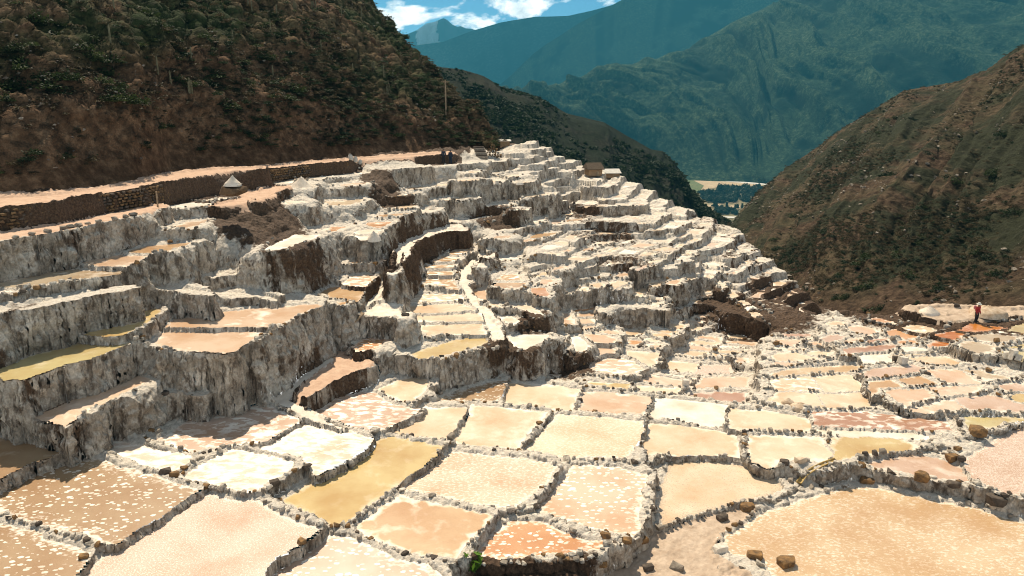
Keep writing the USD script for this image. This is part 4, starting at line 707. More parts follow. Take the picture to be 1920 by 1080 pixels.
# smooth normals of the whole field
gi = np.gradient(H, axis=0) / (DR * rad)[:, None]; gj = np.gradient(H, axis=1) / (DA * rad)[:, None]
sn, cs = np.sin(ang)[None], np.cos(ang)[None]
N3 = np.stack([-(gi * sn + gj * cs), -(gi * cs - gj * sn), np.ones_like(H)], -1); N3 /= np.linalg.norm(N3, axis=-1, keepdims=True)
V3 = np.stack([GX, GY, H], -1)
idx = np.arange(NR * NA).reshape(NR, NA)
quad = np.stack([idx[:-1, :-1], idx[:-1, 1:], idx[1:, 1:], idx[1:, :-1]], -1).reshape(-1, 4)
Hf, of, pf = H.ravel(), own.ravel(), pool.ravel()
flat_id = np.where(pf, pid.ravel(), -1)
qi = flat_id[quad]; water = (qi[:, 0] >= 0) & (qi == qi[:, :1]).all(1)
hi = quad[np.arange(len(quad)), Hf[quad].argmax(1)]
key = of[hi].astype(np.int64)
slope_q = bank.ravel()[quad].sum(1) >= 3
key = np.where(slope_q & ~water, NT, key)
key = key * 2 + water
order = np.argsort(key, kind='stable'); ks, st = np.unique(key[order], return_index=True); st = np.append(st, len(order))
Vf, Nf, Ef = V3.reshape(-1, 3), N3.reshape(-1, 3), earth.ravel()
if NT > NP:
    vis = np.array([(pid == k).sum() for k in range(NP, NT)]); keepfar = set((NP + np.argsort(-vis)[:76]).tolist())
owners = {}; lump_s, lump_w = [], []
FARLAB = 'tiny salt pan among the crowded terraces on the far slope above the gorge'
FARGROUP = 'tiny terrace pans on the far slope'
PATHLAB = {'path': 'path_dirt', 'channel': 'path_salt', 'sand': 'path_dirt', 'earth': 'salt_crust', 'ledge': 'salt_crust'}
SOFTNAME = {'path': 'footpath', 'channel': 'salt_channel', 'sand': 'sandy_ground', 'earth': 'earth_bank', 'ledge': 'wall_top'}
fc = ['cream:x', 'white:x', 'cream:x', 'white:x', 'peach:x', 'cream:wet']
def crusty(name, u, q, parent=None, mtl='salt_crust'):
    """A bank or wall as a mesh: steep faces are cut finer and pushed in and out so that they read as lumpy crust."""
    v, n, e = Vf[u], Nf[u], Ef[u][:, None]
    r = float(np.median(np.hypot(v[:, 0], v[:, 1])))
    f = np.vstack([q[:, [0, 1, 2]], q[:, [0, 2, 3]]])
    L = max(0.11, 0.0026 * r)
    if r < 100:
        for _ in range(4):
            ed = np.linalg.norm(v[f] - v[np.roll(f, 1, 1)], axis=2).max(1)
            ix_ = np.flatnonzero((ed > L * 1.5) & (n[f][:, :, 2].mean(1) < 0.8))
            if not len(ix_) or len(f) > 60000: break
            v, f, at_ = trimesh.remesh.subdivide(v, f, ix_, vertex_attributes={'n': n, 'e': e}); n, e = at_['n'], at_['e']
        n = n / np.maximum(np.linalg.norm(n, axis=1), 1e-6)[:, None]
        w_ = sstep(0.15, 0.65, 1 - n[:, 2])
        s_ = min(1.0, r / 45) 
        d = (0.42 * fbm(v * (1, 1, .7), 0.75, 3, 91) + 0.34 * (0.42 - np.abs(fbm(v, 1.7, 4, 92))) + 0.20 * fbm(v * (1, 1, .55), 4.0, 3, 93)) * w_ * s_
        v = v + n * (1, 1, 0.35) * d[:, None]
        fn = np.cross(v[f[:, 1]] - v[f[:, 0]], v[f[:, 2]] - v[f[:, 0]]); nn = np.zeros_like(v)
        for c_ in range(3): np.add.at(nn, f[:, c_], fn)
        nn = np.where(nn[:, 2:] < -1e-3 * 0, nn, nn); nn /= np.maximum(np.linalg.norm(nn, axis=1), 1e-9)[:, None]
        sgn = np.where((nn * n).sum(1) < 0, -1.0, 1.0)[:, None]; nn = nn * sgn
        n = np.where(w_[:, None] > 0.02, nn, n)
    return rawmesh(name, v, f, mtl, parent, n, {'earth': e[:, 0]})
parts = {}
for kk, a, b in zip(ks, st[:-1], st[1:]):
    q = quad[order[a:b]]; u, iv = np.unique(q, return_inverse=True); iv = iv.reshape(q.shape)
    parts[int(kk)] = (u, iv)
for k in range(NT + 1):
    solid, wet = parts.get(2 * k), parts.get(2 * k + 1)
    if solid is None and wet is None: continue
    if k == NT:
        tag(crusty('terrace_slope', solid[0], solid[1]), kind='structure'); continue
    if k < NP and soft[k]:
        if solid is None: continue
        s = style[k]
        if s in ('path', 'channel', 'sand'):      # the trodden top, and the bank under it
            flat_ = Nf[solid[0]][:, 2][solid[1]].mean(1) > 0.72
            if not flat_.any(): flat_[:] = True
            u1, f1 = np.unique(solid[0][solid[1][flat_]], return_inverse=True); f1 = f1.reshape(-1, 4)
            t = rawmesh(SOFTNAME[s], Vf[u1], f1, 'path_salt' if s == 'channel' or names[k][0] in 'PQ' else 'sand_pale' if s == 'sand' else 'path_dirt', None, Nf[u1])
            tag(t, kind='structure')
            if not flat_.all():
                u1, f1 = np.unique(solid[0][solid[1][~flat_]], return_inverse=True); f1 = f1.reshape(-1, 4)
                if names[k][:2] in ('D1', 'MD'): rawmesh('bank', Vf[u1], f1, 'salt_crust', t, Nf[u1], {'earth': Ef[u1]})
                else: crusty('bank', u1, f1, t)
        else:
            tag(crusty(SOFTNAME[s], solid[0], solid[1]), kind='structure')
        continue
    if k >= NP and k not in keepfar:
        if solid is not None: lump_s.append(solid)
        if wet is not None: lump_w.append(wet)
        continue
    t = UsdGeom.Xform.Define(stage, path('salt_pan')).GetPrim()
    if k < NP: tag(t, rows_[k][2], 'salt pan', 'salt pans on the terraces')
    else:
        col = {'c': 'cream', 'w': 'white', 'p': 'peach'}[fc[(k * 7919) % 6][0]]
        tag(t, 'tiny %s salt pan among the crowded terraces on the far slope above the gorge' % col, 'salt pan', 'tiny %s terrace pans on the far slope' % col)
    owners[k] = t
    if solid is not None: crusty('salt_bank', solid[0], solid[1], t)
    if wet is not None:
        s = style[k] if k < NP else fc[(k * 7919) % 6]
        nm = 'brine_%s_%s' % tuple(s.split(':'))
        if nm not in M: brine(s)
        rawmesh('brine', Vf[wet[0]], wet[1], nm, t, np.tile((0, 0, 1.0), (len(wet[0]), 1)), {'shore': shore[wet[0]]})
if lump_s:
    u = np.concatenate([a[0] for a in lump_s]); o_ = np.cumsum([0] + [len(a[0]) for a in lump_s]); f = np.concatenate([a[1] + o for a, o in zip(lump_s, o_)])
    t = tag(rawmesh('far_salt_pans', Vf[u], f, 'salt_crust', None, Nf[u], {'earth': Ef[u]}), kind='stuff')
    for s in ('cream:x', 'white:x', 'peach:x'):
        L_ = [a for q_, a in enumerate(lump_w) if 'cwp'[q_ % 3] == s[0]]
        if not L_: continue
        nm = 'brine_%s_%s' % tuple(s.split(':'))
        if nm not in M: brine(s)
        u = np.concatenate([a[0] for a in L_]); o_ = np.cumsum([0] + [len(a[0]) for a in L_]); f = np.concatenate([a[1] + o for a, o in zip(L_, o_)])
        tag(rawmesh('brine', Vf[u], f, nm, t, np.tile((0, 0, 1.0), (len(u), 1)), {'shore': shore[u]}), kind='stuff')
print('terraces', NT, 'cells', NR * NA)

# ------------------------------------------------------------------ rim stones, each a part of the pan it edges
sr = np.random.default_rng(17)
kinds = ['stone_salted', 'stone_salted', 'stone_salted', 'stone_salted', 'stone_white', 'stone_grey', 'stone_grey', 'stone_dark', 'stone_ochre']
seam = np.zeros_like(far)
for ax in (0, 1): seam |= (np.roll(owner, 1, ax) != owner)
seam &= (pid < 0) & (d_in < 1.4) & (rad[:, None] < 95) & (np.abs(ang)[None] < 0.68)
seam |= (~pool) & (pid < 0) & (d_in > 0.08) & (d_in < 0.9) & (rad[:, None] < 95) & (np.abs(ang)[None] < 0.68) & (sr.random(seam.shape) < 0.02)
lineness = fbm(P3, 0.22, 2, 41) + 0.3 * fbm(P3, 1.2, 2, 42)
cand = np.argwhere(seam & (N3[..., 2] > 0.35))
POOL = [rock_mesh(sr, (1, 1, 1), 17, 0.25 * sr.random(), 0.6) for _ in range(40)]
def pooled(r, size, pool_):
    t = pool_[r.integers(0, len(pool_))].copy(); t.vertices *= np.array(size); return t
taken = {}; nst = 0; small = {}
for i, j in cand[sr.permutation(len(cand))]:
    r = rad[i]; ln_ = lineness[i, j]
    if sr.random() > 0.85 + 1.6 * ln_: continue
    x, y = GX[i, j], GY[i, j]
    s = float(np.clip(sr.lognormal(math.log(0.37 if r < 52 else 0.32), 0.30), 0.18, 0.70) * min(1.0, 0.6 + d_in[i, j] * 1.3))
    c0, c1 = int(math.floor(x / 0.5)), int(math.floor(y / 0.5)); bad = False
    for a in (-1, 0, 1):
        for b_ in (-1, 0, 1):
            for (x2, y2, s2) in taken.get((c0 + a, c1 + b_), ()):
                if (x - x2) ** 2 + (y - y2) ** 2 < (0.37 * (s + s2)) ** 2: bad = True
    if bad: continue
    k = own[i, j]
    if k not in owners: k = owner[i, j]
    if k not in owners: continue
    px = s * 1371 / r
    if px < 4: continue
    taken.setdefault((c0, c1), []).append((x, y, s))
    mm = pooled(sr, (s * (1.0 + 0.5 * sr.random()), s, s * (0.65 + 0.35 * sr.random())), POOL)
    t_ = sr.random() * 6.3; cc, ss = math.cos(t_), math.sin(t_); v = mm.vertices @ np.array([[cc, ss, 0], [-ss, cc, 0], [0, 0, 1.0]]) + (x, y, H[i, j] + s * 0.10)
    kd = kinds[sr.integers(0, 9)]
    if px >= 9 and nst < 2200:
        rawmesh('rim_stone', v, mm.faces, kd, owners[k]); nst += 1
    else:
        small.setdefault((k, kd), []).append(trimesh.Trimesh(v, mm.faces, process=False))
for (k, kd), L in small.items():
    g = cat_(L); tag(rawmesh('small_stones', g.vertices, g.faces, kd, owners[k]), kind='stuff')
print('stones', nst, sum(map(len, small.values())))
# single stones one can pick out in the foreground
for n_, (px, py, wpx, kd, lab) in enumerate((
        (327, 893, 26, 'stone_ochre', 'bright ochre stone on the rim between brown flecked pan and white pan'),
        (566, 1026, 30, 'stone_ochre', 'long ochre stone on the rim right of the big pink pan'),
        (157, 1046, 24, 'stone_ochre', 'ochre topped stone at the corner of the bottom left pans'),
        (285, 810, 16, 'stone_ochre', 'small ochre stone beside the grey wall at left'),
        (523, 940, 20, 'stone_ochre', 'rusty stone at the near corner of the yellow pan'),
        (1012, 795, 20, 'stone_ochre', 'rusty stone halfway along the rim between two cream pans'),
        (1400, 955, 44, 'stone_ochre', 'big rusty boulder on the rim behind the golden pan'),
        (1355, 975, 34, 'stone_dark', 'dark boulder left of the rusty boulder on the golden pan rim'),
        (1625, 905, 36, 'stone_ochre', 'cracked brown block on the far rim of the golden pan'),
        (1725, 915, 40, 'stone_ochre', 'flat brown slab on the right rim of the golden pan'),
        (1785, 925, 30, 'stone_dark', 'upright dark slab on the right rim of the golden pan'),
        (1868, 945, 46, 'stone_dark', 'largest dark slab at the right end of the golden pan rim'),
        (1830, 823, 42, 'stone_ochre', 'brown block on the white rim beside the pink pan at right'),
        (1795, 845, 20, 'stone_ochre', 'small rusty stone left of the brown block at right'),
        (1785, 862, 36, 'stone_ochre', 'yellow ochre slab beside the dry mound'),
        (1415, 1046, 44, 'stone_ochre', 'orange topped block at the near left edge of the golden pan'),
        (1475, 1060, 50, 'stone_ochre', 'long rusty block at the near edge of the golden pan'),
        (1350, 1035, 44, 'stone_white', 'salt coated round boulder at the near left of the golden pan'),
        (1215, 1068, 34, 'stone_dark', 'dark grey rock on the sandy ledge'),
        (1270, 1065, 42, 'stone_grey', 'grey rock right of the dark rock on the sandy ledge'),
        (1205, 1025, 30, 'stone_ochre', 'orange rock on the upper edge of the sandy ledge'),
        (1175, 1035, 30, 'stone_ochre', 'rusty slab left of the orange rock on the sandy ledge'),
        (1125, 1060, 40, 'stone_ochre', 'wide ochre rock on the dark bank below the flecked orange pan'),
        (1470, 872, 26, 'stone_dark', 'dark lump on the brown mud at the white clearing'),
        (1500, 866, 34, 'pile_brown', 'low heap of brown mud on the white clearing'),
        (760, 592, 22, 'stone_dark', 'round dark boulder at the left end of the stone rows'),
        (1793, 577, 14, 'stone_dark', 'dark boulder standing on the ledge behind the worker'))):
    q = hit(px, py); s = 0.82 * wpx * np.linalg.norm(q) / 1371
    mm = rock_mesh(sr, (s, s * 0.75, s * 0.62), 30, 0.2, 0.45); mm.apply_transform(trimesh.transformations.rotation_matrix(sr.random() - 0.5, (0, 0, 1))); mm.apply_translation(q + (0, 0, s * 0.08))
    tag(rawmesh('stone', mm.vertices, mm.faces, kd), lab, 'stone')

# ------------------------------------------------------------------ hills and mountains
def loft(rows, nu, nv, power=1.0, shape=None):
    """rows of points from the foot to the crest -> a grid (nv, nu, 3)."""
    R = []
    for r in rows:
        r = np.asarray(r, float); L = np.concatenate([[0], np.cumsum(np.linalg.norm(np.diff(r, axis=0), axis=1))]); L /= L[-1]
        s = np.linspace(0, 1, nu); R.append(np.stack([np.interp(s, L, r[:, c]) for c in range(3)], -1))
    R = np.array(R); t = np.linspace(0, len(R) - 1, nv); a = np.minimum(t.astype(int), len(R) - 2); f = (t - a)[:, None, None]
    return R[a] * (1 - f) + R[a + 1] * f
def loft_cols(foot, crest, nu, nv, prof=lambda v: v):
    foot, crest = np.asarray(foot, float), np.asarray(crest, float)
    s = np.linspace(0, len(foot) - 1, nu); a = np.minimum(s.astype(int), len(foot) - 2); f = (s - a)[:, None]
    f = f
    F_, C_ = foot[a] * (1 - f) + foot[a + 1] * f, crest[a] * (1 - f) + crest[a + 1] * f
    v = np.linspace(0, 1, nv)[:, None, None]
    G = F_[None] * (1 - v) + C_[None] * v
    pv = prof(np.linspace(0, 1, nv))
    G[..., 2] = F_[None, :, 2] + (C_[None, :, 2] - F_[None, :, 2]) * pv[:, None]
    return G
def gnormals(G):
    n = np.cross(np.gradient(G, axis=1), np.gradient(G, axis=0)); n /= np.linalg.norm(n, axis=-1, keepdims=True) + 1e-9
    return np.where(n[..., 2:] < 0, -n, n) if np.mean(n[..., 2]) < 0 else n
def hill(name, G, mtl, bare, back=(0, 40, -30), kind='structure', skirt=6.0):
    """The lofted slope, folded down behind its crest so that it is a body and not a sheet."""
    b = G[-1] + np.asarray(back, float); b2 = b + np.asarray(back, float) * 2
    sk = G[:1].copy(); sk[..., 2] -= skirt
    G2 = np.concatenate([sk, G, b[None], b2[None]]); bare2 = np.concatenate([bare[:1], bare, bare[-1:], bare[-1:]])
    nv, nu = G2.shape[:2]; idx = np.arange(nv * nu).reshape(nv, nu)
    f = np.stack([idx[:-1, :-1], idx[:-1, 1:], idx[1:, 1:], idx[1:, :-1]], -1).reshape(-1, 4)
    return tag(rawmesh(name, G2.reshape(-1, 3), f, mtl, None, gnormals(G2).reshape(-1, 3), {'bare': bare2.ravel()}), kind=kind)
def gullies(G, amp, fu, seed, fv=1.0, rough=None, fade=True, tilt=0.10):
    nv, nu = G.shape[:2]; u = np.linspace(0, 1, nu)[None]; v = np.linspace(0, 1, nv)[:, None]
    q = np.stack([u * fu + 0 * v + 0.35 * (meshkit.fbm(np.stack([u * fu * .5 + 0 * v, v * 3 + 0 * u, 0 * u * v], -1), 3, seed + 5) - .5), v * fv + 0 * u, 0 * u * v + seed], -1)
    u = u + tilt * v + 0.5 / fu * fbm(G, 2.2 / max(np.ptp(G[..., 2]), 1), 3, seed + 9)
    q[..., 0] = u * fu
    rid = 1 - np.abs(meshkit.fbm(q, 5, seed) * 2 - 1) * 2
    d = amp * rid + (rough or amp * 0.35) * fbm(G, 5.0 / max(np.ptp(G[..., 2]), 1), 5, seed + 3)
    if fade: d = d * sstep(0.03, 0.26, v) * (1 - 0.92 * sstep(0.84, 1.0, v))
    return G + gnormals(G) * d[..., None], rid

# the brown hill at left, above the path
zD = [pz[names.index(n)] for n in ('D1', 'D1b', 'D1c')]
foot = [atz(px, py - 3, z) for px, py, z in ((-420, 400, zD[0]), (-60, 374, zD[0]), (100, 365, zD[0]), (250, 344, zD[0]), (320, 325, zD[0]), (410, 317, zD[0]), (500, 312, zD[0] * .5 + zD[1] * .5), (590, 302, zD[1]), (650, 298, zD[1] * .5 + zD[2] * .5), (740, 292, zD[2]), (800, 288, zD[2]), (850, 285, zD[2]), (890, 280, zD[2]), (920, 277, zD[2] + .1), (938, 273, zD[2] + .2))]
crest = [at(px, py, r) for px, py, r in ((-700, -260, 85), (-150, -230, 98), (60, -240, 112), (250, -230, 128), (330, -220, 134), (430, -190, 142), (530, -140, 150), (600, -90, 154), (648, -42, 156), (690, 5, 154), (735, 50, 150), (775, 96, 142), (815, 140, 134), (866, 200, 122), (930, 262, 106))]
LH = loft_cols(foot, crest, 520, 300, lambda v: np.interp(v, [0, .10, .14, .2, 1], [0, .185, .205, .26, 1]))
LH, lr = gullies(LH, 2.0, 16, 51, 1.2, 1.3)
vv = np.linspace(0, 1, 300)[:, None]
LH = LH + gnormals(LH) * (1.0 * fbm(LH, 0.5, 4, 57) * sstep(.02, .16, vv) + 0.42 * fbm(LH, 1.6, 3, 58) * sstep(.01, .1, vv))[..., None]
LH = LH + gnormals(LH) * (1.3 * (0.35 - np.abs(fbm(LH * (1, 1, .45), 0.22, 4, 56))) * sstep(.02, .14, vv) * (1 - sstep(.9, 1, vv)))[..., None]
bl = np.clip(sstep(0.30, 0.12, vv) + 0.9 * sstep(0.2, 0.6, fbm(LH, 0.06, 3, 59)) * 0.6, 0, 1) * np.ones((1, 520))
hill('left_hill', LH, 'left_slope', bl, (-14, 34, -6))

# the dark ridge in the middle
cr = [at(px, py, r) for px, py, r in ((740, 112, 360), (807, 123, 370), (867, 130, 378), (907, 143, 384), (940, 163, 388), (983, 173, 392), (1017, 187, 396), (1063, 213, 400), (1133, 230, 405), (1173, 253, 408), (1220, 280, 410), (1243, 283, 412), (1262, 302, 414), (1276, 322, 416), (1292, 345, 416), (1297, 362, 416), (1312, 379, 414), (1347, 404, 408), (1372, 420, 404), (1390, 440, 400))]
ft = [at(px, py, r) for px, py, r in ((700, 320, 262), (780, 320, 262), (840, 325, 262), (880, 330, 262), (920, 340, 262), (960, 350, 262), (1000, 370, 262), (1040, 390, 262), (1090, 410, 265), (1130, 425, 268), (1170, 440, 272), (1200, 455, 276), (1230, 470, 280), (1260, 480, 285), (1280, 490, 292), (1300, 495, 300), (1320, 500, 310), (1345, 500, 322), (1365, 500, 335), (1390, 500, 345))]
MR = loft_cols(ft, cr, 420, 160, lambda v: v)
MR, _ = gullies(MR, 3.2, 15, 61, 1.0, 1.6)
MR[-1] = MR[-1] * 0.5 + MR[-2] * 0.5
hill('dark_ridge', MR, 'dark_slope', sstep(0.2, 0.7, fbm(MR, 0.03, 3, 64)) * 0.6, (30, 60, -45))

# the brown hill at right, across the gorge
cr = [at(px, py, r) for px, py, r in ((1366, 432, 300), (1395, 400, 306), (1432, 358, 312), (1467, 322, 314), (1513, 291, 314), (1570, 247, 312), (1613, 223, 308), (1653, 197, 304), (1697, 170, 298), (1780, 158, 285), (1847, 132, 270), (1920, 83, 255), (2050, 10, 240), (2250, -90, 225), (2550, -200, 215))]
ft = [at(px, py, r) for px, py, r in ((1366, 470, 215), (1390, 490, 195), (1420, 520, 165), (1450, 560, 140), (1480, 590, 122), (1510, 612, 112), (1540, 620, 106), (1590, 628, 102), (1640, 634, 99), (1720, 640, 97), (1800, 646, 95), (1900, 652, 93), (2050, 662, 92), (2300, 690, 90), (2600, 720, 88))]
RH = loft_cols(ft, cr, 520, 300, lambda v: np.interp(v, [0, .06, .1, 1], [0, .085, .115, 1]))
RH, rr = gullies(RH, 3.0, 13, 71, 0.7, 1.2, tilt=-0.25)
RH = RH + gnormals(RH) * (0.6 * fbm(RH, 0.35, 4, 77) + 0.3 * fbm(RH, 1.1, 3, 78))[..., None]
br_ = np.clip(sstep(0.15, 0.55, -rr) * 0.9 + sstep(0.10, 0.03, np.linspace(0, 1, 300)[:, None]), 0, 1)
hill('right_hill', RH, 'right_slope', br_, (30, 40, -20))

# the valley floor with its fields and river
VZ = -225.0
vp = np.array([[-900, 900], [1500, 900], [2600, 2600], [-1500, 2600]], float)
tag(rawmesh('valley_floor', np.column_stack([vp, np.full(4, VZ)]), [[0, 1, 2, 3]], 'valley'), kind='structure')
def patch(name, pts, mtl, dz):
    p = np.array([atz(px, py, VZ + dz) for px, py in pts]); c = p.mean(0)
    v = np.vstack([p, c]); n = len(p); tag(rawmesh(name, v, [[k, (k + 1) % n, n] for k in range(n)], mtl), kind='structure')
patch('straw_field', [(1292, 334), (1330, 336), (1400, 342), (1450, 350), (1450, 356), (1400, 352), (1340, 352), (1296, 360)], 'field_straw', 0.5)
patch('river_bed', [(1300, 334), (1345, 337), (1400, 341), (1460, 347), (1460, 349), (1400, 343.5), (1345, 339), (1302, 336)], 'river_bed', 1.0)
patch('green_field', [(1280, 340), (1296, 336), (1320, 348), (1310, 362), (1290, 366)], 'field_green', 0.8)
patch('straw_field', [(1325, 384), (1342, 383), (1342, 387), (1326, 388)], 'field_straw', 0.6)
patch('straw_field', [(1366, 385), (1387, 385), (1388, 391), (1368, 390)], 'field_straw', 0.6)
patch('straw_field', [(1346, 382), (1354, 382), (1355, 386), (1347, 387)], 'field_straw', 0.7)
patch('straw_field', [(1366, 378), (1384, 378), (1384, 380), (1366, 380)], 'field_straw', 0.7)
patch('river_bed', [(1348, 405), (1380, 406), (1380, 409), (1350, 408)], 'river_bed', 0.6)

# far mountains
def mountain(name, cr, base_r, nu, nv, mtl, amp, fu, seed, bare=None, rough=None, prof=lambda v: v ** 1.15, basez=VZ - 6):
    c = np.array([at(px, py, r) for px, py, r in cr])
    az = np.arctan2(c[:, 0], c[:, 1]); f = np.column_stack([np.sin(az) * base_r, np.cos(az) * base_r, np.full(len(c), basez)])
    G = loft_cols(f, c, nu, nv, prof); keep = G[-1].copy()
    G, rid = gullies(G, amp, fu, seed, 0.8, rough, True, 0.32)
    G[-1] = keep + (G[-1] - keep) * 0.15; G[-2] = (G[-1] * 0.5 + G[-2] * 0.5)
    d = c.mean(0); d = d / np.linalg.norm(d)
    return hill(name, G, mtl, np.clip(sstep(0.45, 0.8, rid) * 0.8, 0, 1) if bare is None else bare(G, rid), (d[0] * 500, d[1] * 500, -300))
mountain('near_mountain', [(900, 172, 2450), (960, 172, 2500), (1000, 164, 2520), (1060, 158, 2600), (1120, 133, 2700), (1200, 119, 2800), (1280, 99, 2900), (1373, 43, 3050), (1430, 17, 3100), (1466, -1, 3150), (1560, -40, 3200), (1700, -60, 3250), (1920, -70, 3250), (2300, -75, 3200), (2800, -75, 3200)], 1930, 560, 200, 'far_slope', 75, 17, 81, rough=40)
mountain('middle_mountain', [(820, 240, 3900), (900, 190, 4000), (960, 140, 4150), (1000, 101, 4250), (1023, 84, 4300), (1086, 44, 4400), (1140, 14, 4450), (1200, -18, 4500), (1300, -40, 4500), (1500, -50, 4500), (1900, -55, 4500)], 31000, 420, 150, 'far_slope', 85, 11, 91, rough=50)
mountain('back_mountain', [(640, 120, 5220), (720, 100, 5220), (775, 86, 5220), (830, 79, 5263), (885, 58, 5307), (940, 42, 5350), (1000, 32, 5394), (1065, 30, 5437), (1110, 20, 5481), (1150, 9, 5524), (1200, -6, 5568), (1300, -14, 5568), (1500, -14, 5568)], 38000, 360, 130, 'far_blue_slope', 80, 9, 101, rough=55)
def snow(G, rid):
    px = 960 + FPX * G[..., 0] / G[..., 1]
    z = G[..., 2]; t = (z - z.min()) / np.ptp(z)
    # ice lies on the left face below the summit
    s = G[-1, :, 0]; x0 = at(832, 35, 7000)[0]
    lx = (x0 - G[..., 0]) / 195.0
    return 0.60 * sstep(-0.05, 0.12, lx + 0.5 * (0.95 - t) * 0 + 0.25 * fbm(G, 0.006, 3, 7)) * sstep(1.5, 0.9, lx + 0.5 * fbm(G, 0.004, 3, 8)) * sstep(0.50, 0.62, t + 0.12 * fbm(G, 0.005, 3, 9)) * sstep(1.02, 0.9, t) + 0.06 * sstep(0.7, 1, t)
mountain('snowy_peak', [(640, 100, 7000), (715, 84, 7000), (757, 67, 7000), (783, 56, 7000), (800, 44, 7000), (815, 41, 7000), (826, 36, 7000), (832, 34, 7000), (839, 38, 7000), (848, 46, 7000), (857, 50, 7000), (864, 49, 7000), (873, 53, 7000), (884, 54, 7000), (897, 58, 7000), (930, 72, 7000), (1000, 95, 7000)], 47000, 420, 160, 'snow_peak', 26, 11, 111, snow, 46, lambda v: v, 100)

# the air
hz = box(26000, 10600, 1172, (3000, 3500, -242 + 586))
mat('haze', {'v': ('principled_volume', {'color': (0.11, 0.57, 0.80), 'density': 0.000058, 'anisotropy': 0.1})}, [], None, 'v.volume')
tag(rawmesh('haze', hz.vertices, hz.faces, 'haze'), kind='stuff')

# ------------------------------------------------------------------ the dry stone wall under the left path
wr_ = np.random.default_rng(23)
WPOOL = [rock_mesh(wr_, (1, 1, 1), 15, 0.1, 0.5) for _ in range(30)]
fp = [(-60, 395), (0, 391), (100, 378), (180, 364), (260, 352), (330, 337), (420, 322), (500, 318), (590, 307), (648, 303)]
zt = [zD[0]] * 7 + [zD[0] * .5 + zD[1] * .5] + [zD[1]] * 2
fe = np.array([atz(px, py, z) for (px, py), z in zip(fp, zt)])
L = np.concatenate([[0], np.cumsum(np.linalg.norm(np.diff(fe, axis=0), axis=1))])
sw_ = thing('stone_wall', 'long brown dry stone wall holding up the dirt path at left', 'stone wall')
st_all = []
for row in range(9):
    s = wr_.random() * 0.3
    while s < L[-1]:
        wd_ = 0.28 + 0.30 * wr_.random(); hh = 0.22 + 0.05 * wr_.random()
        p = np.array([np.interp(s + wd_ / 2, L, fe[:, c]) for c in range(3)]); d = np.array([np.interp(min(s + wd_ / 2 + .2, L[-1]), L, fe[:, c]) - np.interp(min(s + wd_ / 2, L[-1]) - .2, L, fe[:, c]) for c in range(3)])
        tdir = d[:2] / np.hypot(*d[:2]); nrm = np.array([tdir[1], -tdir[0]])
        off_ = 0.30 + 0.03 * row
        base = top(*(p[:2] + nrm * 1.1))
        zc = p[2] - 0.14 - row * 0.225
        if zc > base - 0.05:
            mm = pooled(wr_, (wd_ * 1.08, 0.42, hh * 1.12), WPOOL)
            mm.apply_transform(trimesh.transformations.rotation_matrix(math.atan2(tdir[1], tdir[0]), (0, 0, 1)))
            mm.apply_translation((p[0] + nrm[0] * off_, p[1] + nrm[1] * off_, zc)); st_all.append((np.linalg.norm(p), mm))
        s += wd_ + 0.015
st_all.sort(key=lambda a: a[0])
wk = ['wall_stone_brown', 'wall_stone_ochre', 'wall_stone_grey']
for q, (r, mm) in enumerate(st_all[:300]): rawmesh('stone', mm.vertices, mm.faces, wk[wr_.integers(0, 3)], sw_.GetPrim() if hasattr(sw_, 'GetPrim') else sw_)
for kd in range(3):
    rest = [mm for q, (r, mm) in enumerate(st_all[300:]) if q % 3 == kd]
    if rest:
        g = cat_(rest); tag(rawmesh('far_stones', g.vertices, g.faces, wk[kd], sw_), kind='stuff')
# kerb stones along the front of the lower dirt terrace
kf = [(30, 447), (60, 441), (90, 436), (120, 431), (133, 428), (148, 425), (165, 421), (185, 419), (215, 413), (235, 409), (250, 406)]
for q, (px, py) in enumerate(kf):
    p = hit(px, py); s = wr_.uniform(0.45, 0.75)
    t = thing('kerb_stone', 'grey kerb stone on the front edge of the lower dirt terrace at left', 'stone', 'kerb stones on the dirt terrace', p + (0, 0, s * 0.15), wr_.uniform(-40, 40))
    mm = rock_mesh(wr_, (s, s * 0.7, s * 0.6), 18, 0.2); rawmesh('block', mm.vertices, mm.faces, 'stone_grey', t)

# ------------------------------------------------------------------ salt piles, sacks, blocks, boards
def cone_pile(r, h, seed, n=28, rings=9, sharp=1.15):
    g = np.random.default_rng(seed); v = [(0, 0, h)]; f = []
    for k in range(1, rings + 1):
        q = k / rings
        for a in range(n):
            t = a * 2 * math.pi / n; rr = r * q * (1 + 0.06 * math.sin(3 * t + seed) + 0.03 * g.normal()); z = h * (1 - q) ** sharp * (1 + 0.04 * g.normal())
            v.append((rr * math.cos(t), rr * math.sin(t), z - 0.15 * (k == rings)))
    for a in range(n): f.append((0, 1 + a, 1 + (a + 1) % n))
    for k in range(rings - 1):
        for a in range(n):
            i0, i1 = 1 + k * n + a, 1 + k * n + (a + 1) % n; f += [(i0, i0 + n, i1 + n), (i0, i1 + n, i1)]
    return trimesh.Trimesh(v, f, process=False)
def pile(px, py, wpx, hpx, mtl, lab, sharp=1.15, seed=1):
    p = hit(px, py); k = np.linalg.norm(p) / 1371
    t = cone_pile(wpx * k / 2, hpx * k, seed, sharp=sharp); t.apply_translation(p)
    tag(obj('salt_pile', t, mtl, None, 30), lab, 'salt pile')
q = at(437, 346, 63.6); pf = cat_([rock_mesh(wr_, (2.9, 2.0, 1.2), 40, 0.1, 0.6).apply_translation((0, 0, -0.52))])
t = thing('stone_platform', 'small dark stone platform under the left conical salt pile', 'platform', None, q, -20); obj('base', pf, 'wall_stone_brown', t); obj('top', rock_mesh(wr_, (2.2, 1.4, 0.22), 24, 0.1, 0.8).apply_translation((0, 0, 0.02)), 'path_salt', t)
_h = hit; hit = lambda px, py: q + (0, 0, .05)
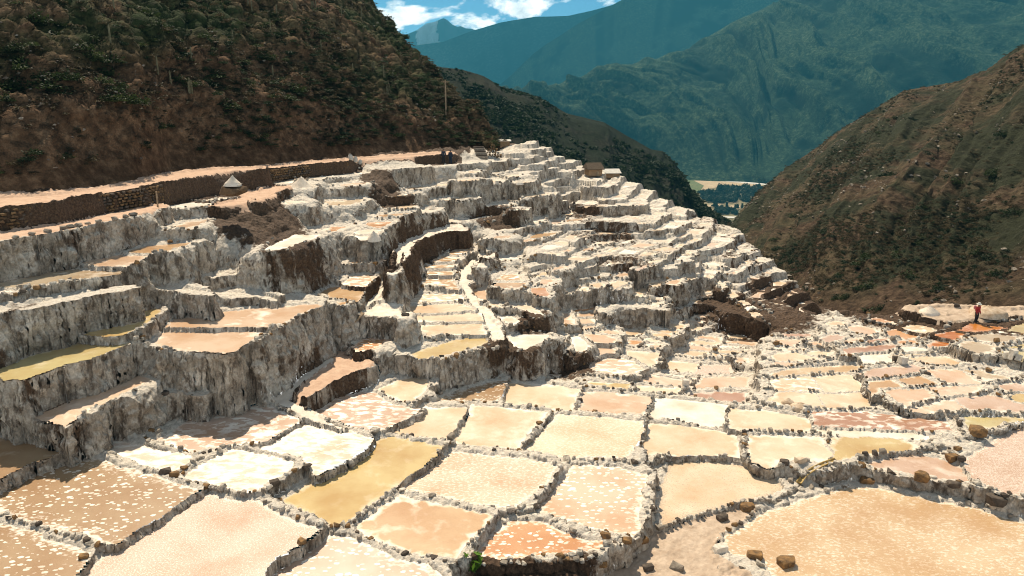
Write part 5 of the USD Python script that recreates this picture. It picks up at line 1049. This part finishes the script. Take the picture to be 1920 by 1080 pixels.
pile(437, 346, 30, 15, 'pile_salt', 'pale conical salt pile on the stone platform below the path wall', 1.2, 3)
hit = _h
pile(566, 351, 46, 19, 'pile_salt', 'tallest conical salt pile at the end of the pale terrace path', 1.25, 4)
pile(812, 393, 18, 8, 'pile_salt', 'small pointed salt pile on the block terrace left of the slope', 1.0, 5)
pile(972, 368, 20, 6, 'pile_salt', 'little salt heap on the upper slope right of a white block', 1.0, 6)
pile(702, 468, 26, 16, 'pile_salt', 'leaning pale salt cone left of the winding path', 0.9, 7)
pile(1742, 589, 32, 13, 'pile_salt', 'white salt heap on the ledge left of the red worker', 0.8, 8)
pile(1852, 587, 56, 12, 'pile_brown', 'broad brown salt heap right of the red worker', 0.6, 9)
pile(1030, 418, 10, 5, 'pile_salt', 'tiny salt heap at the edge of the upper slope', 1.0, 10)
pile(1477, 756, 24, 9, 'pile_brown', 'left one of two low mud heaps in a cream pan at right', 0.6, 11)
pile(1500, 764, 32, 9, 'pile_brown', 'right one of two low mud heaps in a cream pan at right', 0.6, 12)
def sack(px, py, hpx, lab, lean):
    p = hit(px, py); k = np.linalg.norm(p) / 1371; h = hpx * k
    pts = []
    for z, w, d in ((0, .30, .22), (.12, .38, .30), (.5, .40, .30), (.82, .33, .22), (.95, .12, .08), (1.0, .2, .1)):
        for a in range(10):
            t = a * math.pi / 5; pts.append((w * h * math.cos(t) + lean * z * h, d * h * math.sin(t), z * h))
    f = [(r * 10 + a, r * 10 + (a + 1) % 10, (r + 1) * 10 + (a + 1) % 10, (r + 1) * 10 + a) for r in range(5) for a in range(10)]
    v = np.array(pts + [(0, 0, 0), (lean * h, 0, h)])
    t = [(a, b, c) for a, b, c, d in f] + [(a, c, d) for a, b, c, d in f] + [(60, (a + 1) % 10, a) for a in range(10)] + [(61, 50 + a, 50 + (a + 1) % 10) for a in range(10)]
    m = trimesh.Trimesh(v + p, t); tag(obj('salt_sack', m, 'sack_cloth', None, 40), lab, 'sack')
sack(659, 312, 11, 'leftmost white sack leaning on the path wall in the upper left', -0.15)
sack(667, 312, 11, 'middle white sack leaning on the path wall in the upper left', 0.0)
sack(675, 312, 9, 'rightmost and dullest sack on the path wall in the upper left', 0.1)
def slab(px, py, wpx, hpx, mtl, lab, rz, tilt=0.1, name='salt_block'):
    p = hit(px, py); k = np.linalg.norm(p) / 1371; g = np.random.default_rng(int(px)); b = box(wpx * k, wpx * k * 0.7, hpx * k, (0, 0, 0), 0, wpx * k * 0.08)
    b.vertices += g.normal(size=b.vertices.shape) * wpx * k * 0.03
    b.apply_transform(trimesh.transformations.rotation_matrix(tilt, (0, 1, 0))); b.apply_transform(trimesh.transformations.rotation_matrix(rz, (0, 0, 1))); b.apply_translation(p + (0, 0, hpx * k * 0.42))
    tag(obj(name, b, mtl), lab, 'salt block' if 'salt' in name else 'stone')
slab(1898, 672, 11, 15, 'stone_white', 'tallest white salt block at the right edge of the field', 0.3, 0.12)
slab(1886, 676, 9, 10, 'stone_white', 'left small white salt block at the right edge of the field', -0.3, -0.1)
slab(1909, 677, 12, 10, 'stone_white', 'tilted white salt block at the right edge of the field', 0.8, 0.35)
slab(1902, 680, 11, 7, 'stone_dark', 'dark block under the white salt blocks at the right edge', 0.2, 0.0, 'stone')
slab(1692, 680, 13, 11, 'stone_white', 'pale slab standing between two white pans in the right field', 0.2, 0.1)
slab(1680, 680, 11, 10, 'stone_dark', 'dark slab left of the pale slab in the right field', -0.2, 0.0, 'stone')
slab(1285, 728, 11, 16, 'stone_white', 'upright salt crusted stone between a cream pan and a peach pan', 0.1, 0.05)
slab(932, 366, 6, 8, 'stone_white', 'small white block standing on a wall of the upper slope', 0.1, 0.0)

def sweep(pts, prof, up=(0, 0, 1)):
    pts = np.asarray(pts, float); n = len(prof); v = []; f = []
    for k, p in enumerate(pts):
        d = pts[min(k + 1, len(pts) - 1)] - pts[max(k - 1, 0)]; d /= np.linalg.norm(d); s = np.cross(d, up); s /= np.linalg.norm(s); u = np.cross(s, d)
        v += [p + s * a + u * b for a, b in prof]
    for k in range(len(pts) - 1):
        for a in range(n):
            b = (a + 1) % n; f += [(k * n + a, k * n + b, (k + 1) * n + b), (k * n + a, (k + 1) * n + b, (k + 1) * n + a)]
    for a in range(1, n - 1): f += [(0, a, a + 1), ((len(pts) - 1) * n, (len(pts) - 1) * n + a + 1, (len(pts) - 1) * n + a)]
    t = trimesh.Trimesh(v, f); t.fix_normals(); return t
lp = [hit(px, py) for px, py in ((1497, 912), (1508, 897), (1524, 883), (1545, 872), (1566, 867))]
lp = [p + (0, 0, 0.12) for p in lp]
half = [(0.17 * math.cos(t), 0.15 * math.sin(t)) for t in np.linspace(math.pi, 2 * math.pi, 9)] + [(0.12 * math.cos(t), 0.10 * math.sin(t)) for t in np.linspace(2 * math.pi, math.pi, 9)]
zl = np.linspace(max(p[2] for p in lp[:1]) + 0.05, max(p[2] for p in lp) + 0.05, len(lp))
lp = [np.array([p[0], p[1], max(p[2], z)]) for p, z in zip(lp, zl)]
tag(obj('log_gutter', sweep(lp, half), 'log_wood', None, 40), 'curved hollow yellow log carrying brine behind the golden pan', 'log gutter')
a, b = hit(682, 597), hit(634, 650); a, b = a + (0, 0, 0.15), b + (0, 0, 0.15)
tag(obj('wooden_plank', sweep([a, a * .5 + b * .5 + (0, 0, .02), b], [(-.26, 0), (.26, 0), (.26, .09), (-.26, .09)]), 'old_wood'), 'long weathered wooden board sloping down beside the big grey wall', 'plank')
for n_, (px, y0, y1, lab) in enumerate(((266, 386, 361, 'left thin wooden post in front of the brown stone wall'), (296, 389, 362, 'right and thicker wooden post in front of the brown stone wall'))):
    p = hit(px, y0); h = (y0 - y1) * np.linalg.norm(p) / 1371
    tag(obj('wooden_post', bar(p - (0, 0, .2), p + (0.03, 0, h), 0.055 + 0.02 * n_, 0.045 + 0.02 * n_), 'old_wood', None, 40), lab, 'post')

# ------------------------------------------------------------------ steps, huts and sheds on the upper terraces
p0 = hit(905, 299); k = np.linalg.norm(p0) / 1371
t = thing('stone_steps', 'flight of rough stone steps up to the path on the upper slope', 'steps', None, p0, -12)
for q in range(6):
    b = box(1.5, 0.45, 0.24, (-0.22 * q, 0.42 * q, 0.10 + 0.24 * q), 0.0, 0.03); obj('step', b, 'wall_stone_grey' if q % 2 else 'stone_grey', t)
mm = cat_([rock_mesh(wr_, (0.5, 0.5, 0.4), 14).apply_translation(p0 + (0.8 + wr_.uniform(-.5, 2.6) * 0.9, 1.2 + wr_.uniform(-.5, .8), max(0.1, 1.6 - 1.2 * abs(wr_.uniform(-1, 1))))) for _ in range(1)])
g_ = thing('stone_gable', 'pointed dry stone gable right of the steps on the upper slope', 'stone wall', None, p0 + (1.3, 1.0, 0), -10)
for q in range(7):
    w_ = 2.4 - 0.30 * q
    x = -w_ / 2
    while x < w_ / 2:
        sw2 = wr_.uniform(0.3, 0.5); mm = rock_mesh(wr_, (sw2 * 1.1, 0.5, 0.33), 14, 0.1); mm.apply_translation((x + sw2 / 2, 0, 0.12 + 0.26 * q)); rawmesh('stone', mm.vertices, mm.faces, wk[wr_.integers(0, 3)], g_); x += sw2
def hut(name, px, py, wpx, dep, hgt, roof, walls, lab, rz, pitch=0.35, over=0.25, door=True):
    p = hit(px, py); w = wpx * np.linalg.norm(p) / 1371
    t = thing(name, lab, 'hut', None, p - (0, 0, 0.15), rz)
    obj('wall', box(w, dep, hgt, (0, 0, hgt / 2)), walls, t)
    if door: obj('door', box(w * 0.18, 0.06, hgt * 0.75, (w * 0.15, -dep / 2 - 0.02, hgt * 0.38)), 'old_wood', t)
    rp = np.array([(-w / 2 - over, -dep / 2 - over, hgt - .03), (w / 2 + over, -dep / 2 - over, hgt - .03), (w / 2 + over, dep / 2 + over, hgt - .03), (-w / 2 - over, dep / 2 + over, hgt - .03), (-w / 2 - over * .6, 0, hgt + pitch * dep), (w / 2 + over * .6, 0, hgt + pitch * dep)])
    hl = ConvexHull(np.vstack([rp, rp + (0, 0, 0.09)])); rm = trimesh.Trimesh(np.vstack([rp, rp + (0, 0, 0.09)]), hl.simplices); rm.fix_normals(); obj('roof', rm, roof, t)
hut('pale_shed', 1145, 334, 28, 1.7, 0.7, 'roof_pale', 'adobe', 'long low shed with a pale roof on the far edge of the slope', 8, 0.30, 0.2)
hut('thatched_shed', 1112, 331, 24, 2.6, 0.9, 'thatch', 'adobe', 'brown shed with a dark thatched roof left of the pale shed', 10, 0.3, 0.3)
hut('path_hut', 946, 274, 17, 1.5, 0.85, 'roof_pale', 'adobe', 'small adobe hut with a pale flat roof where the hill meets the terraces', 5, 0.06, 0.25)
def pole(px, y0, y1, lab, arms=True, r0=None):
    p = at(px, y0, r0) if r0 else hit(px, y0); h = (y0 - y1) * np.linalg.norm(p) / 1371
    t = thing('utility_pole', lab, 'utility pole', None, p - (0, 0, .5))
    obj('shaft', bar((0, 0, 0), (0, 0, h + .5), 0.12, 0.09, 10), 'old_wood', t)
    if arms: obj('crossarm', box(1.1, 0.1, 0.1, (0, 0, h + .2)), 'old_wood', t)
def spotter(G):
    d = G.reshape(-1, 3); c, s = math.cos(PITCH), math.sin(PITCH); f = d[:, 1] * c - d[:, 2] * s; u = d[:, 1] * s + d[:, 2] * c
    uv = np.stack([960 + FPX * d[:, 0] / f, 540 - FPX * u / f], -1); tr = cKDTree(uv)
    def spot(px, py):
        i = tr.query_ball_point((px, py), 5.0)
        if not i: i = [tr.query((px, py))[1]]
        i = np.array(i); rr = np.linalg.norm(d[i], axis=1); i = i[rr < rr.min() + 12]
        return d[i[np.argmin(np.linalg.norm(uv[i] - (px, py), axis=1))]]
    return spot
onL, onR, onM = spotter(LH), spotter(RH), spotter(MR)
q = onL(836, 216)
t = thing('utility_pole', 'tall wooden utility pole on the dark spur above the red bank', 'utility pole', None, q - (0, 0, .5)); h = 62 * np.linalg.norm(q) / 1371
obj('shaft', bar((0, 0, 0), (0, 0, h + .5), 0.13, 0.1, 10), 'old_wood', t); obj('crossarm', box(1.2, 0.1, 0.1, (0, 0, h + .2)), 'old_wood', t)
pole(927, 266, 230, 'left thin pole beside the adobe hut at the foot of the hill')
pole(948, 264, 232, 'right thin pole behind the adobe hut at the foot of the hill')

# ------------------------------------------------------------------ people
def skin_body(joints, bones, edge=0.03):
    parts_ = []
    for a, b in bones:
        pa, ra = joints[a]; pb, rb = joints[b]
        s1 = m3.Manifold.sphere(ra, 14).translate(list(map(float, pa))); s2 = m3.Manifold.sphere(rb, 14).translate(list(map(float, pb)))
        parts_.append(m3.Manifold.batch_hull([s1, s2]))
    mm = m3.Manifold.batch_boolean(parts_, m3.OpType.Add).refine_to_length(edge).to_mesh()
    t = trimesh.Trimesh(mm.vert_properties[:, :3], mm.tri_verts, process=True); trimesh.smoothing.filter_taubin(t, iterations=8); return t
def person(px, py, hgt, rz, lab, top_m, leg_m, hat=None, bundle=None, bend=0.0):
    p = hit(px, py); s = hgt / 1.70
    t = thing('person', lab, 'person', None, p, rz, s)
    hd = bend * 0.5
    J = {'pel': ((0, 0, .92), .125), 'waist': ((0, -hd * .3, 1.08), .12), 'chest': ((0, -hd * .6, 1.28), .145), 'neck': ((0, -hd * .8, 1.45), .055), 'head': ((0, -hd - .01, 1.585), .095), 'crown': ((0, -hd + .005, 1.62), .093), 'nose': ((0, -hd - .105, 1.565), .016), 'chin': ((0, -hd - .05, 1.505), .05)}
    B = [('pel', 'waist'), ('waist', 'chest'), ('chest', 'neck'), ('neck', 'head'), ('head', 'crown'), ('head', 'nose'), ('head', 'chin')]
    C, Lg = {}, {}
    for sd, n in ((-1, 'l'), (1, 'r')):
        J['sh' + n] = ((sd * .185, -hd * .7, 1.385), .062); J['el' + n] = ((sd * .25, -hd * .6 + .03, 1.12), .048); J['wr' + n] = ((sd * .235, -hd * .6 - .09, .89), .032); J['pm' + n] = ((sd * .235, -hd * .6 - .12, .815), .034)
        J['hp' + n] = ((sd * .09, 0, .9), .10); J['kn' + n] = ((sd * .105, -.03, .49), .065); J['an' + n] = ((sd * .11, .02, .09), .045); J['to' + n] = ((sd * .125, -.15, .04), .04); J['hl' + n] = ((sd * .11, .05, .045), .042)
        B += [('chest', 'sh' + n), ('sh' + n, 'el' + n), ('el' + n, 'wr' + n), ('wr' + n, 'pm' + n), ('pel', 'hp' + n), ('hp' + n, 'kn' + n), ('kn' + n, 'an' + n), ('an' + n, 'to' + n), ('an' + n, 'hl' + n)]
        for q in range(4):
            b0 = np.array(J['pm' + n][0]) + (0, (q - 1.5) * .018, -.02); ln_ = (.062, .072, .068, .05)[q]
            J['f%d%s' % (q, n)] = (b0, .0095); J['g%d%s' % (q, n)] = (b0 + (-sd * .012, -.01, -ln_), .008); B += [('f%d%s' % (q, n), 'g%d%s' % (q, n)), ('pm' + n, 'f%d%s' % (q, n))]
        J['tb' + n] = (np.array(J['pm' + n][0]) + (-sd * .012, -.045, -.03), .010); B += [('pm' + n, 'tb' + n)]
    obj('body', skin_body(J, B, 0.03), 'skin', t, True)
    big_ = lambda k, e: (J[k][0], J[k][1] + e)
    K = {k: big_(k, .022) for k in ('pel', 'waist', 'chest', 'shl', 'shr', 'ell', 'elr', 'wrl', 'wrr')}
    obj('jacket', skin_body(K, [('pel', 'waist'), ('waist', 'chest'), ('chest', 'shl'), ('chest', 'shr'), ('shl', 'ell'), ('shr', 'elr'), ('ell', 'wrl'), ('elr', 'wrr')], .04), top_m, t, True)
    K = {k: big_(k, .02) for k in ('pel', 'hpl', 'hpr', 'knl', 'knr', 'anl', 'anr')}
    obj('trousers', skin_body(K, [('pel', 'hpl'), ('pel', 'hpr'), ('hpl', 'knl'), ('hpr', 'knr'), ('knl', 'anl'), ('knr', 'anr')], .04), leg_m, t, True)
    for n in 'lr': obj('shoe', skin_body({k: big_(k, .012) for k in ('an' + n, 'to' + n, 'hl' + n)}, [('an' + n, 'to' + n), ('an' + n, 'hl' + n)], .03), 'cloth_dark', t, True)
    hc = np.array(J['crown'][0])
    hr = trimesh.creation.icosphere(2, .108); hr.apply_scale((1, 1.05, .9)); hr.vertices[:, 2] = np.maximum(hr.vertices[:, 2], -.02); hr.apply_translation(hc + (0, .02, .01)); obj('hair', hr, 'hair_dark', t, True)
    if hat:
        pr = [(0, .15), (.05, .15), (.105, .13), (.115, .04), (.21, .02), (.215, .0), (.10, .015), (0, .02)]
        ht = trimesh.creation.revolve(pr, sections=24); ht.apply_translation(hc + (0, 0, .035)); obj('hat', ht, hat, t, 40)
    if bundle:
        bn = skin_body({'a': ((-.16, .17, 1.42), .10), 'b': ((.0, .23, 1.25), .16), 'c': ((.16, .19, 1.12), .11)}, [('a', 'b'), ('b', 'c')], .04); obj('bundle', bn, bundle, t, True)
person(1829, 606, 1.66, 25, 'worker in a red jacket, dark trousers and pale hat standing on the pan rim', 'cloth_red', 'cloth_dark', 'cloth_pale', 'cloth_pink', 0.10)
person(832, 307, 1.72, 200, 'left of two standing people in dark clothes on the upper path', 'cloth_navy', 'cloth_dark')
person(845, 307, 1.72, 160, 'right of two standing people in dark clothes on the upper path', 'cloth_navy', 'cloth_navy')

# ------------------------------------------------------------------ plants: leaf clumps
def leaf_cloud(seed, n, rx, rz, size, flat=0.35, clumps=9):
    g = np.random.default_rng(seed); cc = g.normal(size=(clumps, 3)); cc /= np.linalg.norm(cc, axis=1)[:, None]; cc *= np.array([rx, rx, rz]) * g.uniform(.35, .8, (clumps, 1)); cc[:, 2] = np.abs(cc[:, 2]) * 1.0
    c = cc[g.integers(0, clumps, n)] + g.normal(size=(n, 3)) * np.array([rx, rx, rz]) * 0.24; c[:, 2] = np.maximum(c[:, 2], 0.02)
    a = g.normal(size=(n, 3)); a /= np.linalg.norm(a, axis=1)[:, None]; b = np.cross(a, g.normal(size=(n, 3))); b /= np.linalg.norm(b, axis=1)[:, None]
    s = size * g.uniform(.6, 1.3, (n, 1))
    v = np.stack([c - a * s, c + b * s * .5, c + a * s, c - b * s * .5], 1).reshape(-1, 3)
    return v, np.arange(4 * n).reshape(-1, 4)
def proto_bush(name, seed, mtl, n=420, size=0.06):
    c = klass(name); v, f = leaf_cloud(seed, n, 0.5, 0.42, size); rawmesh('foliage', v, f, mtl, c)
    stem = cat_([bar((0, 0, -.2), (x, y, .35), .025, .01, 5) for x, y in ((.1, .05), (-.12, .02), (.02, -.1))]); rawmesh('stem', stem.vertices, stem.faces, 'bark', c)
    return c
BU = [proto_bush('bush_kind_%s' % n, k, m_) for k, (n, m_) in enumerate((('round', 'leaf_green'), ('spreading', 'leaf_green'), ('dry', 'leaf_dry'), ('dark', 'leaf_dark')))]
pr_ = np.random.default_rng(31)
def bush(pos, s, kind, lab, grp):
    copy_of(BU[kind], 'bush', lab, 'bush', grp, pos, pr_.uniform(0, 360), (s * pr_.uniform(.9, 1.4), s * pr_.uniform(.9, 1.3), s * pr_.uniform(.7, 1.0)))
big_l = [(20, 95), (50, 118), (75, 140), (30, 150), (95, 160), (130, 150), (15, 180), (60, 40), (105, 55), (140, 85), (170, 105), (200, 120), (165, 80), (190, 145), (215, 165), (265, 25), (285, 45), (305, 55), (475, 95), (490, 110), (470, 115), (640, 70), (600, 65), (690, 120), (720, 130), (745, 150), (770, 160), (735, 100), (700, 95), (650, 130), (780, 185), (800, 195), (560, 30), (520, 20), (590, 20), (630, 20), (660, 45), (620, 100), (680, 150), (820, 205), (240, 190), (215, 180), (310, 235), (420, 200), (520, 155), (560, 165), (500, 60), (450, 40), (395, 165), (345, 150), (760, 70), (735, 45), (715, 40), (790, 110), (810, 130)]
for px, py in big_l:
    for q in range(2):
        x, y = px + pr_.uniform(-12, 12), py + pr_.uniform(-9, 9); s = pr_.uniform(1.1, 2.5); bush(onL(x, y) - (0, 0, .15 * s), s, int(pr_.integers(0, 2)), 'dark green leafy bush growing on the brown hillside at left', 'bushes on the left hillside')
big_r = [(1700, 215), (1675, 225), (1640, 250), (1600, 290), (1770, 245), (1660, 320), (1720, 400), (1740, 390), (1690, 410), (1620, 490), (1600, 500), (1640, 480), (1580, 520), (1680, 470), (1720, 450), (1800, 500), (1850, 480), (1880, 520), (1760, 540), (1650, 580), (1450, 460), (1470, 470), (1440, 450), (1560, 430), (1700, 520), (1620, 545), (1900, 400), (1860, 330), (1780, 330), (1830, 420), (1560, 560), (1590, 560), (1500, 480), (1690, 330), (1740, 290), (1880, 250), (1540, 380), (1480, 400)]
for px, py in big_r:
    for q in range(2):
        x, y = px + pr_.uniform(-12, 12), py + pr_.uniform(-9, 9); s = pr_.uniform(1.3, 2.8); bush(onR(x, y) - (0, 0, .15 * s), s, int(pr_.choice([0, 1, 3])), 'green bush growing on the brown hillside across the gorge', 'bushes on the right hillside')
for px, py in ((700, 582), (720, 576), (690, 588), (712, 590)): pass
q = hit(889, 1074); c_ = klass('bright_plant_kind'); v, f = leaf_cloud(77, 120, 0.4, 0.5, 0.12); rawmesh('foliage', v, f, 'leaf_bright', c_)
copy_of(c_, 'green_plant', 'bright green plant sticking up at the bottom edge of the dark bank', 'plant', None, q - (0, 0, .1), 0, 1.5)
# columnar cacti
def cactus_kind(name, cols):
    c = klass(name)
    for x, y, h_ in cols:
        n = 10; prof = [(0.13 + 0.025 * (-1) ** k) for k in range(n)]; v = []; f = []
        for z, w_ in ((0, .9), (h_ * .3, 1), (h_ * .7, 1), (h_ * .93, .8), (h_, .25)):
            v += [(x + w_ * prof[k] * math.cos(k * 2 * math.pi / n), y + w_ * prof[k] * math.sin(k * 2 * math.pi / n), z) for k in range(n)]
        for r in range(4): f += [(r * n + a, r * n + (a + 1) % n, (r + 1) * n + (a + 1) % n, (r + 1) * n + a) for a in range(n)]
        rawmesh('column', np.array(v), f, 'cactus_green', c)
    return c
CA = [cactus_kind('cactus_kind_single', [(0, 0, 2.8)]), cactus_kind('cactus_kind_group', [(0, 0, 2.6), (.35, .1, 1.9), (-.3, .15, 2.2), (.1, -.3, 1.4)])]
for n_, (px, py, g_k) in enumerate(((206, 78, 0), (359, 112, 0), (322, 165, 0), (296, 140, 0), (358, 175, 1), (437, 75, 0), (466, 10, 0), (472, 20, 0), (507, 65, 0), (512, 150, 0), (553, 18, 1), (592, 18, 0), (662, 138, 0), (726, 175, 1), (728, 168, 1), (678, 33, 0), (601, 92, 0), (212, 15, 0), (585, 12, 1), (520, 30, 0), (640, 30, 0), (700, 130, 1), (720, 145, 1))):
    copy_of(CA[g_k], 'columnar_cactus', 'tall pale columnar cactus standing on the brown hillside at left', 'cactus', 'cacti on the left hillside', onL(px, py) - (0, 0, .1), pr_.uniform(0, 360), (.55, .55, pr_.uniform(.45, .75)))
# countless small scrub
def instancer(name, pos, scl, protos, label=None):
    pi = UsdGeom.PointInstancer.Define(stage, path(name)); n = len(pos)
    pd = UsdGeom.Scope.Define(stage, pi.GetPath().AppendChild('kinds'))
    tg = []
    for k, (v, f, mtl) in enumerate(protos):
        m_ = rawmesh('kind_%s' % 'abcdefgh'[k], v, f, mtl, pd.GetPrim()); tg.append(m_.GetPath())
    pi.CreatePrototypesRel().SetTargets(tg)
    g = np.random.default_rng(n)
    pi.CreateProtoIndicesAttr(Vt.IntArray.FromNumpy(g.integers(0, len(protos), n).astype(np.int32)))
    pi.CreatePositionsAttr(Vt.Vec3fArray.FromNumpy(np.asarray(pos, np.float32)))
    pi.CreateScalesAttr(Vt.Vec3fArray.FromNumpy(np.asarray(scl, np.float32)))
    a = g.uniform(0, math.pi, n)
    pi.CreateOrientationsAttr(Vt.QuathArray([Gf.Quath(float(math.cos(q)), 0, 0, float(math.sin(q))) for q in a]))
    return tag(pi, label, kind='stuff')
def scrub(name, G, n, smin, smax, protos, fq, seed, lab):
    g = np.random.default_rng(seed); d = G[8:].reshape(-1, 3); w_ = np.clip(fbm(d, fq, 4, seed) + 0.12, 0, None) ** 1.3; rr = np.linalg.norm(d, axis=1)
    fr_ = np.abs(d[:, 0] / d[:, 1]) < 0.85; w_ *= fr_
    i = g.choice(len(d), n, p=w_ / w_.sum()); p = d[i] + g.normal(size=(n, 3)) * (.4, .4, 0); s = g.uniform(smin, smax, n) ** 1.0
    instancer(name, p - np.stack([0 * s, 0 * s, .12 * s], -1), np.stack([s * g.uniform(.9, 1.5, n), s * g.uniform(.9, 1.5, n), s * g.uniform(.6, 1.0, n)], -1), protos, lab)
PB = lambda k, n_, sz: leaf_cloud(200 + k, n_, 0.5, 0.42, sz)
scrub('hillside_scrub', LH, 6000, 0.35, 1.25, [(*PB(0, 150, .085), 'leaf_green'), (*PB(1, 150, .085), 'leaf_dry'), (*PB(2, 150, .085), 'leaf_dark'), (*PB(6, 130, .085), 'leaf_dry')], 0.07, 41, None)
scrub('hillside_scrub', RH, 12000, 0.35, 1.1, [(*PB(3, 130, .09), 'leaf_dark'), (*PB(4, 130, .09), 'leaf_dry'), (*PB(5, 130, .09), 'leaf_dry')], 0.05, 42, None)
scrub('dry_tufts', LH, 9000, 0.2, 0.6, [(*PB(10, 60, .16), 'leaf_dry'), (*PB(11, 60, .16), 'leaf_dry')], 0.12, 45, None)
RK = [rock_mesh(np.random.default_rng(9 + k), (1, 1, .8), 14) for k in range(2)]
scrub('hillside_stones', LH, 1100, 0.12, 0.4, [(RK[0].vertices, RK[0].faces, 'stone_grey'), (RK[1].vertices, RK[1].faces, 'wall_stone_grey')], 0.15, 46, None)
scrub('hillside_stones', RH, 1400, 0.2, 0.9, [(RK[0].vertices, RK[0].faces, 'stone_grey'), (RK[1].vertices, RK[1].faces, 'stone_grey')], 0.1, 47, None)
scrub('ridge_scrub', MR, 3500, 1.2, 3.6, [(*PB(7, 50, .2), 'leaf_dark'), (*PB(8, 50, .2), 'leaf_dark')], 0.03, 43, None)

# ------------------------------------------------------------------ the far valley: woods, single trees, houses
def in_px(poly, n, seed, z=VZ):
    g = np.random.default_rng(seed); from matplotlib.path import Path as _P
    return None
def tri_px(poly, n, seed):
    import shapely.geometry as sg
    g = np.random.default_rng(seed); P_ = sg.Polygon(poly); x0, y0, x1, y1 = P_.bounds; o = []
    while len(o) < n:
        x, y = g.uniform(x0, x1), g.uniform(y0, y1)
        if P_.contains(sg.Point(x, y)): o.append(atz(x, y, VZ))
    return np.array(o)
def tree_leaves(seed, n=160, tall=3.2, wide=0.5):
    v, f = leaf_cloud(seed, n, wide, tall * .5, .3, clumps=12); v = v.copy(); v[:, 2] = v[:, 2] + tall * .18
    return v, f
wp = np.vstack([tri_px([(1308, 362), (1340, 358), (1352, 352), (1445, 350), (1440, 366), (1415, 381), (1330, 382), (1318, 375)], 300, 61), tri_px([(1285, 330), (1330, 333), (1400, 338), (1450, 342), (1450, 330), (1390, 331), (1330, 328), (1285, 322)], 220, 62), tri_px([(1335, 388), (1385, 392), (1380, 404), (1345, 403)], 40, 63)])
g9 = np.random.default_rng(64); s9 = g9.uniform(5.5, 9.0, len(wp))
instancer('far_woods', wp, np.stack([s9 * .9, s9 * .9, s9 * g9.uniform(.45, .8, len(wp))], -1), [(*tree_leaves(71), 'leaf_dark'), (*tree_leaves(72, wide=.7, tall=2.2), 'leaf_dark')])
tk = klass('poplar_kind'); v, f = tree_leaves(75, 220, 3.4, .42); rawmesh('crown', v, f, 'leaf_dark', tk); tm = bar((0, 0, -.1), (0, 0, 1.4), .06, .03, 7); rawmesh('trunk', tm.vertices, tm.faces, 'bark', tk)
for px, py, s in ((1348, 362, 9), (1351, 361, 8), (1333, 372, 8), (1330, 370, 7), (1342, 394, 6), (1362, 392, 6), (1391, 392, 5), (1318, 366, 6), (1371, 359, 5), (1386, 358, 5), (1396, 357, 5), (1421, 355, 5), (1378, 394, 5), (1340, 390, 7)):
    copy_of(tk, 'poplar_tree', 'dark tall poplar standing above the trees of the far valley', 'tree', 'poplars in the far valley', atz(px, py, VZ), pr_.uniform(0, 360), s)
rt_ = klass('round_tree_kind'); v, f = tree_leaves(76, 200, 1.6, .75); rawmesh('crown', v, f, 'leaf_green', rt_); rawmesh('trunk', tm.vertices, tm.faces, 'bark', rt_)
for px, py, s in ((1347, 332, 9), (1356, 334, 9), (1366, 335, 10), (1376, 337, 10), (1385, 338, 11), (1395, 338, 10), (1404, 339, 10), (1413, 340, 11), (1423, 341, 10), (1432, 343, 10), (1389, 333, 8), (1418, 334, 9), (1430, 336, 8)):
    copy_of(rt_, 'round_tree', 'light green round tree in front of the far village', 'tree', 'trees by the far village', atz(px, py, VZ), pr_.uniform(0, 360), s)
hk = klass('village_house_kind'); obj('wall', box(12, 8, 4.5, (0, 0, 2.25)), 'house_white', hk)
rp = np.array([(-6.6, -4.6, 4.5), (6.6, -4.6, 4.5), (6.6, 4.6, 4.5), (-6.6, 4.6, 4.5), (-6.6, 0, 7), (6.6, 0, 7)]); hl = ConvexHull(rp); rm = trimesh.Trimesh(rp, hl.simplices); rm.fix_normals(); obj('roof', rm, 'roof_red', hk)
for x in (-4, 0, 4): obj('window', box(1.2, .1, 1.2, (x, -4.03, 2.4)), 'cloth_dark', hk)
for px, py, s in ((1375, 331, 1), (1384, 329, .9), (1390, 331, 1.2), (1396, 328, .9), (1408, 328, 1.1), (1413, 330, .8), (1446, 332, 1.1), (1451, 333, 1), (1394, 332, .9)):
    copy_of(hk, 'village_house', 'tiny white house of the far village at the foot of the mountain', 'house', 'houses of the far village', atz(px, py, VZ), pr_.uniform(-40, 40), s)

# rubble of the stream in the gorge
sb = np.array([at(px, py, 100.5) for px, py in ((1462, 556), (1492, 560), (1520, 575), (1540, 592), (1534, 606), (1505, 604), (1480, 585))]); c = sb.mean(0)
tag(rawmesh('stream_bed', np.vstack([sb, c]), [[k, (k + 1) % 7, 7] for k in range(7)], 'field_green'), kind='structure')
g8 = np.random.default_rng(88); w8 = g8.dirichlet(np.ones(7) * .6, 260); pp = w8 @ sb; RR = rock_mesh(g8, (1, 1, .7), 14); RR2 = rock_mesh(g8, (1, .8, .6), 14); s8 = g8.uniform(.25, .8, 260)
instancer('stream_rubble', pp, np.stack([s8] * 3, -1), [(RR.vertices, RR.faces, 'stone_white'), (RR2.vertices, RR2.faces, 'stone_grey')])
